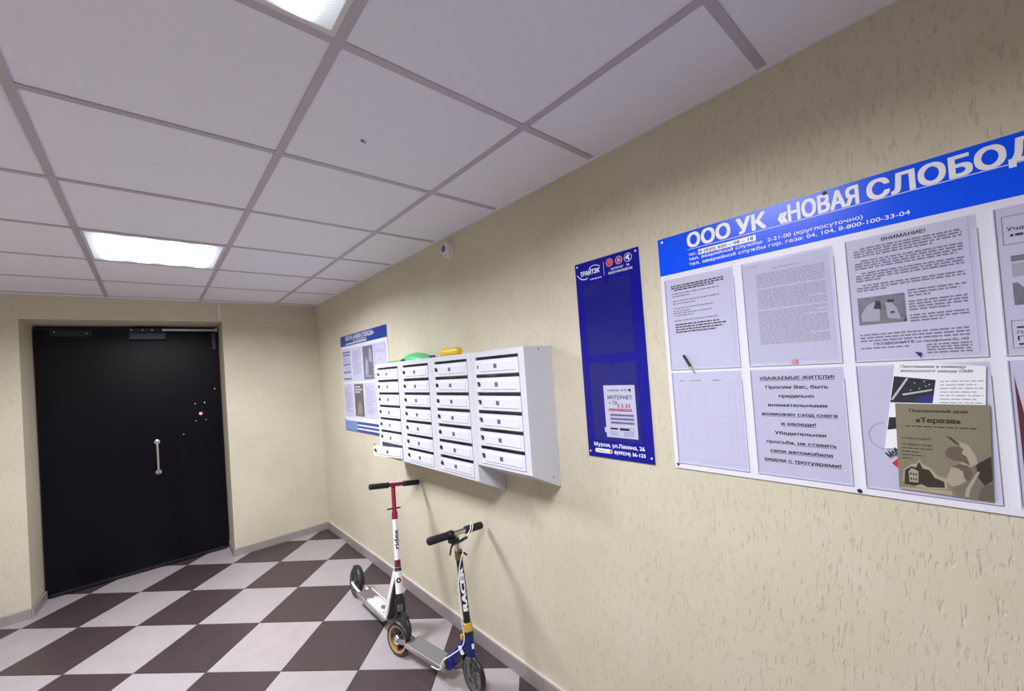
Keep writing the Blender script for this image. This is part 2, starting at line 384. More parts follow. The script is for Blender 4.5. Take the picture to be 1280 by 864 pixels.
# suspended ceiling
XC, PX, Y0, PY = .97764, .6083, .34978, .6
ceiling = struct(obj('ceiling', bbox((XL - .1, YF - .1, H + .06), (D + .1, YB + .1, H + .12)), MT['ceil'], loc=(0, 0, H)))
xs = [XL] + [XC - PX * k for k in (3, 2, 1, 0)] + [D]; ys = [YF] + [Y0 + PY * j for j in range(-4, 8) if YF + .05 < Y0 + PY * j < YB - .02] + [YB]
LAMPS = [(0, 2), (4, 2)]            # (row j, column index in xs)
lampcells = {(round(Y0 + PY * j, 3)): c for j, c in LAMPS}
panel_mesh = {}
for i in range(len(xs) - 1):
    for j in range(len(ys) - 1):
        if lampcells.get(round(ys[j], 3)) == i: continue
        x0, x1, y0, y1 = xs[i] + .003, xs[i + 1] - .003, ys[j] + .003, ys[j + 1] - .003; key = (round(x1 - x0, 3), round(y1 - y0, 3))
        if key not in panel_mesh:
            b = box(B(), (0, 0, 0), (x1 - x0, y1 - y0, .014)); panel_mesh[key] = mesh_from('ceiling_panel', b, MT['ceil'])
        p = bpy.data.objects.new('ceiling_panel', panel_mesh[key]); C.objects.link(p); p.parent = ceiling
        p.location = V((x0, y0, H + .0035)) - ceiling.location
        p.rotation_euler = (random.uniform(-1, 1) * .0012, random.uniform(-1, 1) * .0012, 0)
for x in xs[1:-1]:
    b = box(B(), (x - .012, YF, H), (x + .012, YB, H + .003)); box(b, (x - .001, YF, H + .003), (x + .001, YB, H + .035)); obj('main_runner', b, MT['tee'], ceiling)
for i in range(len(xs) - 1):
    for y in ys[1:-1]:
        x0, x1 = xs[i] + (.012 if i else 0), xs[i + 1] - (.012 if i < len(xs) - 2 else 0)
        b = box(B(), (x0, y - .012, H + .0004), (x1, y + .012, H + .003)); obj('cross_tee', b, MT['tee'], ceiling)
b = B(); box(b, (D - .019, YF, H - .0005), (D - .0002, YB, H + .0028)); box(b, (D - .0035, YF, H + .001), (D - .0002, YB, H + .02)); struct(obj('trim_2', b, MT['ceil'], loc=(D, YF, H)))
b = B(); box(b, (XL, YB - .019, H - .0008), (D, YB - .0002, H + .0025)); struct(obj('trim_3', b, MT['ceil'], loc=(XL, YB, H)))

# square LED ceiling lamps
def lamp(j, ci, label, power):
    x0, x1, y0 = xs[ci], xs[ci + 1], Y0 + PY * j; y1 = y0 + PY; cx, cy = (x0 + x1) / 2, (y0 + y1) / 2
    t = thing('ceiling_lamp', label, 'lamp', (cx, cy, H), 'square recessed ceiling lamps')
    al = bpy.data.lights.new('led_array', 'AREA'); al.shape = 'SQUARE'; al.size = .50; al.energy = WATT * power; al.color = (.93, .94, 1.0); al.spread = math.radians(SPREAD)
    ao = bpy.data.objects.new('led_array', al); C.objects.link(ao); ao.parent = t; ao.location = (0, 0, .0005)
    a, b = (x1 - x0) / 2 - .013, PY / 2 - .013; f = .012
    bm = B(); z0, z1 = H - .001, H + .028
    box(bm, (cx - a, cy - b, z0), (cx + a, cy - b + f, z1)); box(bm, (cx - a, cy + b - f, z0), (cx + a, cy + b, z1))
    box(bm, (cx - a, cy - b + f, z0), (cx - a + f, cy + b - f, z1)); box(bm, (cx + a - f, cy - b + f, z0), (cx + a, cy + b - f, z1))
    obj('frame', bm, MT['lamp_frame'], t)
    obj('housing', bbox((cx - a + .001, cy - b + .001, H + .03), (cx + a - .001, cy + b - .001, H + .05)), MT['lamp_frame'], t)
    obj('diffuser', bbox((cx - a + f, cy - b + f, H + .002), (cx + a - f, cy + b - f, H + .006)), DIFF, t, loc=(cx, cy, H))
lamp(0, 2, 'square LED ceiling lamp nearest the camera, cut by the top of the frame', 1.0)
lamp(4, 2, 'square LED ceiling lamp nearer the black entrance door', 1.45)

# cable trunking dropping from the ceiling to the doorway
tk = obj('cable_trunking', bevel(bbox((.499, YB - .014, OT + .022), (.520, YB - .0005, H - .002)), .0015), MT['cream_pl'], loc=(.51, YB, OT)); tag(tk, 'short white cable trunking dropping from the ceiling to the doorway corner', 'trunking')

# ---------------------------------------------------------------- entrance door: two black steel leaves
DL, DR, DT, SPL = OL + .030, OR - .004, 2.160, .137
door = struct(thing('door_1', 'x', 'x', (0, YD, 0))); del door['label']; del door['category']
bm = B(); box(bm, (DL - .004, YD + .012, 0.002), (DL + .025, YD + .06, DT)); box(bm, (DR - .025, YD + .012, 0.002), (DR + .003, YD + .06, DT)); box(bm, (DL + .025, YD + .012, DT - .028), (DR - .025, YD + .06, DT)); box(bm, (DL + .025, YD + .012, .002), (DR - .025, YD + .06, .03))
box(bm, (DL - .004, YD + .06, 0), (DR + .003, YD + .075, DT + .03)); obj('door_frame', bm, MT['door_dark'], door)
leafA = obj('door_leaf', bevel(bbox((DL + .005, YD - .028, .018), (SPL - .004, YD + .010, DT - .022)), .002), MT['door'], door)
leafB = obj('door_leaf', bevel(bbox((SPL + .004, YD - .020, .018), (DR - .006, YD + .010, DT - .022)), .002), MT['door'], door)
obj('cover_strip', bevel(bbox((SPL - .014, YD - .034, .02), (SPL + .010, YD - .028, DT - .024)), .001), MT['door'], leafA)
obj('threshold_seal', bbox((DL + .02, YD - .036, .012), (DR - .03, YD - .0285, .034)), MT['door_dark'], door)
# pull handle with two round roses
bm = B(); hx, hz0, hz1, hy = .024, .835, 1.135, YD - .085
tube(bm, spline([(hx, YD - .028, hz0 + .015), (hx, hy + .012, hz0 + .012), (hx, hy, hz0 + .03), (hx, hy, (hz0 + hz1) / 2), (hx, hy, hz1 - .03), (hx, hy + .012, hz1 - .012), (hx, YD - .028, hz1 - .015)], 6), .0095, 12)
obj('handle', bm, MT['steel'], leafA, smooth=True)
for z in (hz0 + .014, hz1 - .014): obj('rose', lathe(B(), (hx, YD - .028, z), (0, -1, 0), [(0, 0), (.021, 0), (.021, .003), (.015, .006), (0, .006)], 20), MT['steel'], leafA, smooth=True)
# red-lit call button, its fixing screws
obj('call_button', lathe(B(), (.352, YD - .020, 1.337), (0, -1, 0), [(0, 0), (.011, 0), (.011, .004), (.006, .006), (0, .006)], 16), MT['ledred'], leafB, smooth=True)
obj('button_ring', lathe(B(), (.352, YD - .020, 1.337), (0, -1, 0), [(.012, 0), (.019, 0), (.019, .003), (.012, .004)], 20, closed=True), MT['door_grey'], leafB, smooth=True)
for x, z in ((.3136, 1.434), (.388, 1.437), (.3125, 1.273), (.390, 1.274), (.2143, 1.159), (.4732, 1.565)):
    obj('bolt', lathe(B(), (x, YD - .020, z), (0, -1, 0), [(0, 0), (.0065, 0), (.005, .004), (0, .0055)], 10), MT['chrome'], leafB, smooth=True)
for x, z in ((-.5736, 2.124), (-.3886, 2.111)): obj('bolt', lathe(B(), (x, YD - .028, z), (0, -1, 0), [(0, 0), (.007, 0), (.005, .004), (0, .005)], 10), MT['steel'], leafA, smooth=True)
obj('top_plate', bevel(bbox((-.60, YD - .032, 2.085), (-.36, YD - .028, 2.135)), .001), MT['door_dark'], leafA)
# door closer: body on the wide leaf, arm on to the narrow one's frame
closer = thing('door_closer', 'dark door closer with pale straight arm above the black door', 'door closer', (0, YD - .028, 2.05))
obj('body', bevel(bbox((-.125, YD - .075, 2.052), (.124, YD - .0285, 2.112)), .004), MT['door_grey'], closer)
obj('top_bracket', bevel(bbox((-.125, YD - .070, 2.116), (.124, YD - .0285, 2.150)), .003), MT['door_dark'], closer)
for x in (-.11, -.035, .03, .108): obj('screw', lathe(B(), (x, YD - .070, 2.138), (0, -1, 0), [(0, 0), (.008, 0), (.006, .003), (0, .004)], 10), MT['steel'], closer, smooth=True)
obj('arm', bevel(bbox((.100, YD - .088, 2.126), (.508, YD - .072, 2.146)), .002), MT['silver'], closer)
obj('arm_shoe', bevel(bbox((.498, YD - .090, 2.118), (.512, YD - .030, 2.160)), .002), MT['silver'], closer)
ml = thing('magnetic_lock', 'black magnetic lock body in the top right corner of the door', 'lock', (.5, YD - .03, 1.95))
obj('body', bevel(bbox((.464, YD - .062, 1.945), (.500, YD - .021, 2.115)), .003), MT['door_dark'], ml); obj('cover', bevel(bbox((.469, YD - .066, 1.955), (.495, YD - .0625, 2.105)), .001), MT['door_grey'], ml)

# ================================================================ MAILBOXES
Z1, PITCH, DEP, UW = 1.655, .085, .172, .379
def copy_tree(o, parent=None):
    c = o.copy(); C.objects.link(c); c.parent = parent
    for ch in list(o.children): copy_tree(ch, c)
    return c
def door_mesh():                             # origin at the right (hinge) lower corner, x out of the wall = -x, width along +y
    bm = B(); w_, h_ = .306, .0675
    box(bm, (-.0045, 0, 0), (0, w_, h_))
    z = [(.010, .010), (w_ - .036, h_ - .012)]
    # raised pressed field with sloping shoulders
    y0, y1, z0, z1 = .012, w_ - .038, .010, h_ - .011
    out = [(-.0045, y0, z0), (-.0045, y1, z0), (-.0045, y1, z1), (-.0045, y0, z1)]; inn = [(-.0085, y0 + .005, z0 + .004), (-.0085, y1 - .005, z0 + .004), (-.0085, y1 - .005, z1 - .005), (-.0085, y0 + .005, z1 - .005)]
    A = [bm.verts.new(p) for p in out]; Q = [bm.verts.new(p) for p in inn]; bm.faces.new(Q)
    for i in range(4): bm.faces.new((A[i], A[(i + 1) % 4], Q[(i + 1) % 4], Q[i]))
    return mesh_from('door', bm, MT['box_door'])
DOORM = door_mesh()
bm = lathe(B(), (-.0045, .306 - .019, .036), (-1, 0, 0), [(0, 0), (.0085, 0), (.0085, .004), (.007, .006), (0, .006)], 14); LOCKM = mesh_from('lock', bm, MT['chrome'], True)
bm = B(); a0 = [(.0125 * math.cos(t), .0125 * math.sin(t)) for t in [math.pi * (.35 + .9 * i / 8) for i in range(9)]]; a1 = [(.0066 * c / .0125, .0066 * s / .0125) for c, s in a0][::-1]
prism(bm, [(-.0045, .306 - .019 + c, .036 + s) for c, s in a0 + a1], (-.0068, 0, 0)); CATCHM = mesh_from('lock_shroud', bm, MT['black'])
bm = bbox((-.0098, .140, .026), (-.0085, .161, .045)); PLATEM = mesh_from('number_plate', bm, MT['plate'])
bm = B()
for y0, y1, z0, z1 in ((.143, .1475, .029, .042), (.1535, .158, .029, .042), (.143, .158, .0345, .037)): box(bm, (-.0102, y0, z0), (-.0098, y1, z1))
MARKM = mesh_from('number_mark', bm, MT['ink'])
def sub(name, me, parent, loc=(0, 0, 0), rz=0):
    o = bpy.data.objects.new(name, me); C.objects.link(o); o.parent = parent; o.location = loc; o.rotation_euler = (0, 0, rz); return o
def mailbox(label, y, rows, open_row=None, odd_lock=None):
    t = thing('mailbox_unit', label, 'mailbox', (D, y, Z1 - .03 - rows * PITCH), 'grey mailbox cabinets on the wall')
    X0, X1 = D, D - DEP; zb = Z1 - .026 - rows * PITCH - .018 + (.003)
    def P3(x, yy, z): return (x, yy, z)
    bm = B(); th = .0012; y1 = y + UW
    side = [(X0 - .0005, Z1), (X1, Z1), (X1, zb), (X0 - .0005, zb - .083)]
    for yy in (y, y1 - th): prism(bm, [(x, yy, z) for x, z in side], (0, th, 0))
    box(bm, (X1, y + th, Z1 - th), (X0 - .0005, y1 - th, Z1)); box(bm, (X0 - .002, y + th, zb - .082), (X0 - .0005, y1 - th, Z1 - th))
    prism(bm, [(X1, y + th, zb), (X1, y + th, zb + th), (X0 - .002, y + th, zb - .083 + th), (X0 - .002, y + th, zb - .083)], (0, UW - 2 * th, 0))
    # front frame: rims and slim rails, leaving slots and door openings
    fy0, fy1 = y + .036, y + .036 + .308
    box(bm, (X1, y + th, zb), (X1 + .0015, fy0, Z1 - th)); box(bm, (X1, fy1, zb), (X1 + .0015, y1 - th, Z1 - th))
    box(bm, (X1, fy0, Z1 - .0265), (X1 + .0015, fy1, Z1 - th)); box(bm, (X1, fy0, zb), (X1 + .0015, fy1, Z1 - .0265 - rows * PITCH + .0005))
    body = obj('cabinet', bm, MT['box'], t)
    bm = B()
    for r in range(rows - 1):
        z = Z1 - .0265 - (r + 1) * PITCH; box(bm, (X1 + .002, fy0 - .02, z - .001), (X0 - .003, fy1 + .02, z + .0005))
    obj('shelf', bm, MT['box'], t)
    bm = B(); box(bm, (X1 - .001, fy1 - .002, Z1 - .24), (X1 - .0003, fy1 - .0005, Z1 - .24)) if False else None; bm.free()
    for r in range(rows):
        zt = Z1 - .0265 - r * PITCH; zd = zt - .0145 - .0675
        if r == open_row: d = sub('door', DOORM, t, V((X1 - .001, fy0 + .001, zd)) - t.location, math.radians(OPEN))
        else: d = sub('door', DOORM, t, V((X1 + .0005, fy0 + .001, zd)) - t.location)
        if r != odd_lock: sub('lock', LOCKM, d); sub('lock_shroud', CATCHM, d)
        else: sub('lock', mesh_from('lock', bbox((-.006, .283, .027), (-.0045, .291, .043)), MT['grey']), d)
        p = sub('number_plate', PLATEM, d)
        sub('slot_tab', mesh_from('slot_tab', bbox((-.003, .290, .0695), (-.001, .304, .080)), MT['plate']), d) if r % 2 == 0 else None
    for yy, x, z in ((y, X1 + .09, Z1 - .014), (y, X0 - .045, zb - .03)) if rows == 6 else (): obj('screw', lathe(B(), (x, yy, z), (0, -1, 0), [(0, 0), (.0035, 0), (.0025, .002), (0, .002)], 8), MT['grey'], t)
    return t
OPEN = 11.5
mailbox('nearest grey mailbox cabinet with six narrow doors, shorter than the others', 1.2545, 6, None, 0)
mailbox('seven-door grey mailbox cabinet directly left of the short six-door one, under the yellow object', 1.2545 + .3805, 7)
mailbox('seven-door grey mailbox cabinet under the green plastic piece, second from the far board', 1.2545 + .3805 * 2, 7)
mailbox('farthest grey mailbox cabinet, its lowest door standing ajar', 1.2545 + .3805 * 3, 7, 6)

# things left on top of the mailboxes
bm = B(); n = 28
def blob(bm, sy0, sy1, cxx, hx, ztop, fn, base):
    rows_ = []
    for i in range(n + 1):
        t = i / n; yy = sy0 + (sy1 - sy0) * t; h, wd = fn(t)
        rows_.append([bm.verts.new((cxx + wd * hx * math.cos(a), yy, base + max(0, h * math.sin(a)) )) for a in [math.pi * k / 10 for k in range(11)]])
    for A, Q in zip(rows_, rows_[1:]):
        for k in range(10): bm.faces.new((A[k], A[k + 1], Q[k + 1], Q[k]))
        bm.faces.new((A[0], Q[0], Q[10], A[10]))
    bm.faces.new(rows_[0]); bm.faces.new(rows_[-1][::-1])
def gfn(t):
    if t < .42: return .008 + .010 * math.sin(t * 23) ** 2 * (1 - t) + .012 * max(0, (t - .25)) , .55 + .25 * math.sin(t * 9)
    u = (t - .42) / .58; return .012 + .040 * math.sin(math.pi * min(1, u * 1.05 + .08)) ** .8 * (1 - .15 * u), .75 + .25 * math.sin(math.pi * u)
blob(bm, 2.70, 2.10, D - .10, .060, 0, gfn, Z1)
gp = obj('plastic_scoop', bm, MT['green'], loc=(D - .1, 2.4, Z1), smooth=True); tag(gp, 'flat green plastic piece with a domed end lying on the mailboxes', 'plastic piece')
obj('dark_tip', lathe(B(), (D - .125, 2.10, Z1 + .010), (0, -1, 0), [(0, 0), (.006, 0), (.008, .012), (.006, .05), (0, .055)], 12), MT['black'], gp, smooth=True)
obj('dark_clip', bevel(bbox((D - .166, 2.36, Z1 + .001), (D - .150, 2.40, Z1 + .013)), .002), MT['dgreen'], gp)
bm = lathe(B(), (D - .115, 1.985, Z1 + .0225), (0, -1, 0), [(0, 0), (.016, .002), (.022, .012), (.0225, .03), (.021, .09), (.0225, .15), (.021, .172), (.014, .182), (0, .184)], 20)
yo = obj('yellow_roll', bm, MT['yellow2'], loc=(D - .115, 1.9, Z1), smooth=True); tag(yo, 'small yellow rounded object lying on top of the mailboxes', 'yellow object')
for yy in (1.955, 1.83): obj('raised_ring', lathe(B(), (D - .115, yy, Z1 + .0225), (0, -1, 0), [(.0215, 0), (.0235, .002), (.0235, .006), (.0215, .008)], 20, closed=True), MT['yellow2'], yo, smooth=True)

# ================================================================ WALL-MOUNTED SENSOR
sn = thing('smoke_detector', 'round white detector on the wall just under the ceiling', 'detector', (D, 2.006, 2.286))
obj('base', lathe(B(), (D - .0003, 2.006, 2.286), (-1, 0, 0), [(0, 0), (.052, 0), (.052, .012), (.049, .016), (0, .016)], 32), MT['white_pl'], sn, smooth=True)
obj('dome', lathe(B(), (D - .016, 2.006, 2.286), (-1, 0, 0), [(.044, 0), (.046, .006), (.042, .018), (.034, .026), (.026, .0275), (.024, .024), (0, .024)], 32), MT['white_pl'], sn, smooth=True)
obj('sensor_lens', lathe(B(), (D - .0395, 2.010, 2.291), (-1, 0, 0), [(0, 0), (.021, 0), (.019, .003), (0, .005)], 24), MT['plate'], sn, smooth=True)
for a in (-1.35, -1.9, -.8): obj('vent', lathe(B(), (D - .038, 2.006 + .034 * math.cos(a), 2.286 + .034 * math.sin(a)), (-1, 0, 0), [(0, 0), (.0055, 0), (.005, .003), (0, .003)], 10), MT['grey'], sn)

# ================================================================ NOTICE BOARD (near)
def clear_pocket(parent, s0, s1, z0, z1, d, m=None, name='pocket', notch=True):
    b = B(); wrect(b, s0, s1, z0, z1, d + .0026, d + .0032); p = obj(name, b, m or MT['pocket'], parent)
    r = B(); t = .0022
    wrect(r, s0, s0 - t, z0, z1, d, d + .0038); wrect(r, s1 + t, s1, z0, z1 - .03, d, d + .0038); wrect(r, s0 - t, s1 + t, z0, z0 + t, d, d + .0038)
    obj('pocket_rim', r, MT['pocket_rim'], p); return p
def screw(parent, s, z, d, r=.0045, m='steel'): obj('screw', lathe(B(), (D - d, s, z), (-1, 0, 0), [(0, 0), (r, 0), (r * .8, .002), (0, .003)], 12), MT[m], parent, smooth=True)
SB = (.7085, -.2950, 1.183, 1.978)
nb = thing('notice_board', 'large white notice board with a blue header on the right wall', 'notice board', (D, .2, 1.183))
b = B(); wrect(b, SB[0], SB[1], SB[2], SB[3], .0005, .005); obj('panel', b, MT['panel'], nb)
b = B(); wrect(b, SB[0], SB[1], 1.849, SB[3], .005, .0054); hd = obj('header_band', b, MT['header'], nb)
b = B(); dd = .0057
b1_ = .034
wtext(b, 'ООО УК', .606, 1.9235, .0455, dd, .232, b1_); wtext(b, '«НОВАЯ', .345, 1.9215, .0455, dd, .177, b1_); wtext(b, 'СЛОБОДА»', .1535, 1.9205, .0455, dd, .345, b1_)
wflat(b, .606, -.20, 1.9165, 1.918, dd)
wtext(b, 'тел.:', .6045, 1.8955, .0105, dd, .027, .008)
wtext(b, 'тел. аварийной службы:  2-21-00 (круглосуточно)', .6045, 1.8800, .0105, dd, .44, .008)
wtext(b, 'тел. аварийной службы гор. газа: 04, 104, 8-800-100-33-04', .6045, 1.8635, .0105, dd, .524, .008)
wflat(b, .572, .404, 1.8925, 1.9095, dd)
obj('lettering', b, MT['white'], hd)
b = B(); wtext(b, '8 (920) 620 – 08 – 18', .569, 1.8965, .0095, .0060, .158, .01); obj('phone_number', b, MT['ink'], hd)
for s, z, m_ in ((.694, 1.965, 'steel'), (.236, 1.970, 'black'), (.218, 1.190, 'black'), (.698, 1.196, 'grey'), (-.28, 1.965, 'steel'), (-.28, 1.196, 'steel')): screw(nb, s, z, .0054, .0055, m_)
COLS = [(.6955, .4730), (.4500, .2290), (.2050, -.0180), (-.0410, -.2650)]; ROWS = [(1.521, 1.831), (1.202, 1.511)]
for (z0, z1) in ROWS:
    for (s0, s1) in COLS: clear_pocket(nb, s0, s1, z0, z1, .005)

def sheet(name, label, s0, s1, z0, z1, d, m, cat='notice', group=None, th=.0004, tilt=None):
    b = B(); wrect(b, s0, s1, z0, z1, d, d + th); o = obj(name, b, m, loc=wp((s0 + s1) / 2, z0, d)); return tag(o, label, cat, group)
G = 'sheets in the pockets of the large notice board'
dp, dt = .0053, .0060                        # paper back, print plane (inside the pocket)
p = sheet('notice_sheet', 'white notice with short bold paragraphs in the upper left pocket of the large board', .689, .484, 1.532, 1.822, dp, MT['paper'], group=G)
b = B(); r_ = random.Random(3)
for i, z in enumerate((1.804, 1.797, 1.790)): words(b, .673 - .01 * (i == 2), .503 + .03 * (i == 2), z, .0042, dt, r_)
zz = 1.650
for i in range(4): words(b, .668, .505 + (.02, .0, .01, .03)[i], 1.672 - i * .0085, .0042, dt, r_)
obj('bold_print', b, MT['ink'], p)
b = B()
for z, f in ((1.778, .92), (1.769, .35), (1.753, .9), (1.744, .45), (1.728, .8), (1.719, .35), (1.711, .75), (1.703, .4), (1.686, .85)): words(b, .671, .503, z, .0032, dt, r_, f)
obj('fine_print', b, MT['ink_grey'], p)
p = sheet('notice_sheet', 'grey sheet packed with tiny text in the second upper pocket, pink square below', .444, .240, 1.534, 1.824, dp, MT['paper2'], group=G)
b = B(); block(b, .412, .250, 1.788, 9, .0047, .0030, dt, 5, .2); block(b, .412, .250, 1.740, 12, .0047, .0030, dt, 6, .12); block(b, .414, .250, 1.678, 21, .0047, .0030, dt, 8, .15); words(b, .37, .30, 1.800, .0035, dt, r_); words(b, .425, .405, 1.815, .0035, dt, r_)
obj('fine_print', b, MT['ink_pale'], p)
b = B(); wrect(b, .3405, .3275, 1.5245, 1.5365, .0086, .0089); tag(obj('pink_sticker', b, MT['pinkish'], loc=wp(.334, 1.53, .009)), 'tiny square pink sticker at the foot of the second upper pocket', 'sticker')
p = sheet('notice_sheet', 'warning notice with a small grey photo in the third upper pocket', .199, -.006, 1.530, 1.829, dp, MT['paper'], group=G)
b = B(); wtext(b, 'ВНИМАНИЕ!', .097, 1.8145, .0085, dt, .076, .016, 'C')
wtext(b, 'ПОЗВОНИТЕ', .165, 1.5610, .0062, dt, .072, .014); wtext(b, 'по телефонам 02, 102', .090, 1.5610, .0055, dt, .082, .008); obj('lettering', b, MT['ink'], p)
b = B(); r_ = random.Random(11)
for i, f in enumerate((1, 1, 1, .75, 0, 1, 1, 1, .95, 0, 1, 1, 1, .25, 0, 1, 1, .3)):
    if f: words(b, .188 - (.012 if i in (0, 5, 10, 15) else 0), .004, 1.803 - i * .0062, .0036, dt, r_, f)
for i, f in enumerate((1, .9, .4, .0, 1, 1, 1, .7, 0, 1, 1, .6)):
    if f: words(b, .097, .004, 1.684 - i * .0066, .0036, dt, r_, f)
for z in (1.586, 1.5785, 1.571): words(b, .190, .006, z, .0036, dt, r_)
words(b, .190, .10, 1.5525, .0036, dt, r_)
for z in (1.553, 1.547, 1.541, 1.5345): words(b, .074, .004, z, .0034, dt, r_)
obj('fine_print', b, MT['ink_grey'], p)
b = B(); wrect(b, .189, .1025, 1.613, 1.682, .0057, .0060); ph = obj('photo', b, MT['photo_grey'], p)
b = B(); wpoly(b, [(.184, 1.622), (.150, 1.620), (.148, 1.662), (.160, 1.668), (.172, 1.660), (.184, 1.640)], .0060, .0061); wpoly(b, [(.135, 1.625), (.112, 1.620), (.118, 1.648), (.130, 1.668), (.138, 1.664)], .0060, .0061); obj('photo_light_areas', b, MT['photo_light'], ph)
b = B(); wpoly(b, [(.160, 1.652), (.146, 1.648), (.146, 1.668), (.154, 1.672)], .0061, .0062); wrect(b, .134, .122, 1.663, 1.670, .0061, .0062); wpoly(b, [(.1025, 1.613), (.108, 1.613), (.1025, 1.630)], .0061, .0062); wrect(b, .130, .122, 1.636, 1.641, .0061, .0062); obj('photo_dark_areas', b, MT['sepia1'], ph)
b = B(); s0z = W(1144, 440); wpoly(b, [W(1143.5, 439.5), W(1152.5, 440.5), W(1151.5, 447)], .0086, .0090); tag(obj('corner_scrap', b, MT['nightblue'], loc=wp(*s0z, .009)), 'small dark blue triangular scrap at the foot of the third upper pocket', 'scrap')
p = sheet('notice_sheet', 'sheet with boxed headings in the upper pocket cut by the right frame edge', -.047, -.252, 1.530, 1.822, dp, MT['paper'], group=G)
b = B()
def rim(b, s0, s1, z0, z1, d, t=.0012):
    wflat(b, s0, s1, z0, z0 + t, d); wflat(b, s0, s1, z1 - t, z1, d); wflat(b, s0, s0 - t, z0, z1, d); wflat(b, s1 + t, s1, z0, z1, d)
rim(b, -.052, -.245, 1.752, 1.812, dt); rim(b, -.052, -.245, 1.536, 1.594, dt); obj('box_outline', b, MT['ink_grey'], p)
b = B(); wtext(b, 'Участковый', -.058, 1.780, .0085, dt, .075, .008); words(b, -.062, -.11, 1.768, .005, dt, r_); wtext(b, 'ПО', -.059, 1.552, .0090, dt, .026, .014); words(b, -.059, -.20, 1.577, .004, dt, r_); wtext(b, 'Пр', -.059, 1.5655, .006, dt, .014, .004); words(b, -.060, -.20, 1.542, .004, dt, r_)
obj('lettering', b, MT['ink'], p)
b = B(); wrect(b, -.060, -.24, 1.716, 1.728, .0057, .0060); wpoly(b, [(-.059, 1.625), (-.24, 1.625), (-.24, 1.64), (-.085, 1.64), (-.066, 1.672), (-.059, 1.672)], .0057, .0060); obj('dark_picture', b, MT['photo_grey'], p)
b = B(); wrect(b, -.060, -.24, 1.684, 1.712, .0057, .0060); obj('pale_picture', b, MT['photo_light'], p)
# lower row
p = sheet('table_sheet', 'faint blank table sheet in the lower left pocket of the large board', .687, .482, 1.217, 1.506, dp, MT['paper'], group=G)
b = B()
for s in (.672, .642, .589, .516, .498): wflat(b, s, s - .0007, 1.26, 1.478, dt)
for i in range(14): wflat(b, .672, .498, 1.47 - i * .0155, 1.4704 - i * .0155, dt)
obj('ruled_lines', b, mat('faint_rule', (.56, .55, .65), .7), p)
b = B()
for s0, s1 in ((.668, .654), (.632, .598), (.560, .536)): words(b, s0, s1, 1.4815, .0028, dt, r_)
obj('column_heads', b, MT['ink_grey'], p)
p = sheet('notice_sheet', 'notice in large bold black type about falling snow, second lower pocket', .447, .234, 1.207, 1.507, dp, MT['paper2'], group=G)
LN = [('УВАЖАЕМЫЕ ЖИТЕЛИ!', .426, .249, 1.4805, 1), ('Просим Вас, быть', .412, .264, 1.4545, 0), ('предельно', .380, .297, 1.4290, 0), ('внимательными', .409, .270, 1.4030, 0), ('возможен сход снега', .427, .250, 1.3770, 1), ('и наледи!', .380, .298, 1.3500, 1), ('Убедительная', .398, .278, 1.3225, 0), ('просьба, не ставить', .421, .257, 1.2960, 2), ('свои автомобили', .413, .267, 1.2700, 1), ('рядом с тротуарами!', .429, .251, 1.2440, 1)]
b = B()
for t, a, c, z, ul in LN:
    wtext(b, t, a, z, .0092, dt, a - c, .026)
    if ul == 1: wflat(b, a, c, z - .0030, z - .0020, dt)
    if ul == 2: wflat(b, a - .071, c, z - .0030, z - .0020, dt)
obj('lettering', b, MT['ink'], p)
p = sheet('stamped_sheet', 'pale sheet with a faint pink ring stamp behind the leaflets, third lower pocket', .199, -.010, 1.209, 1.505, dp, MT['paper2'], group=G)
b = B(); cs, cz = .156, 1.336
for i in range(26):
    a = math.radians(-75 + i * 6.2)
    for q in (0,): b_ = [(cs + math.cos(a) * rr , cz + math.sin(a) * rr) for rr in (.0320, .0350)]
    a2 = a + math.radians(3.6); c_ = [(cs + math.cos(a2) * rr, cz + math.sin(a2) * rr) for rr in (.0350, .0320)]
    v = [b.verts.new(wp(s if True else s, z, dt)) for s, z in [(cs - (x - cs) * -1, z) for x, z in b_ + c_]]; b.faces.new(v)
for v in b.verts: v.co.y = v.co.y
obj('ring_stamp', b, MT['pinkish'], p)
# leaflet of the steel works (behind) and the olive leaflet (in front)
p = thing('job_leaflet', 'white job leaflet with a dark night picture, half hidden by the olive leaflet', 'leaflet', wp(.06, 1.3, .0088))
b = B(); wpoly(b, [W(*q) for q in [(1119, 451.5), (1232.5, 457.4), (1232, 560), (1106.5, 560)]], .0086, .0090); obj('page', b, MT['leaf'], p)
tl = math.radians(-3.0)
b = B(); wtext(b, 'Приглашаем в команду', .1215, 1.5035, .0062, .0092, .105, .004, tilt=tl, italic=.2); wtext(b, 'выксунского завода ОМК', .1215, 1.4935, .0062, .0092, .115, .004, tilt=tl, italic=.2); wtext(b, 'Моб', *W(1113, 571.5), .014, .0092, .026, .03, tilt=math.radians(38))
obj('lettering', b, MT['ink'], p)
b = B(); wpoly(b, [W(*q) for q in [(1118, 470), (1170, 474.7), (1166, 503.7), (1113.5, 502.5)]], .0090, .0092); pic = obj('night_picture', b, MT['night'], p)
b = B(); wpoly(b, [W(*q) for q in [(1114, 499), (1133, 472.5), (1136, 472.7), (1117, 499.5)]], .0092, .0093); wpoly(b, [W(*q) for q in [(1128, 492), (1166, 486), (1165, 488), (1130, 494)]], .0092, .0093)
for u, v_ in ((1143, 479), (1155, 477), (1149, 486), (1161, 481), (1138, 488), (1157, 483)): s_, z_ = W(u, v_); wflat(b, s_, s_ - .0022, z_, z_ + .0022, .0093)
obj('bright_streaks', b, MT['photo_light'], pic)
b = B(); wpoly(b, [W(*q) for q in [(1143, 502), (1146, 496), (1167, 492), (1166, 503.5)]], .0092, .00925); obj('blue_corner', b, MT['nightblue'], pic)
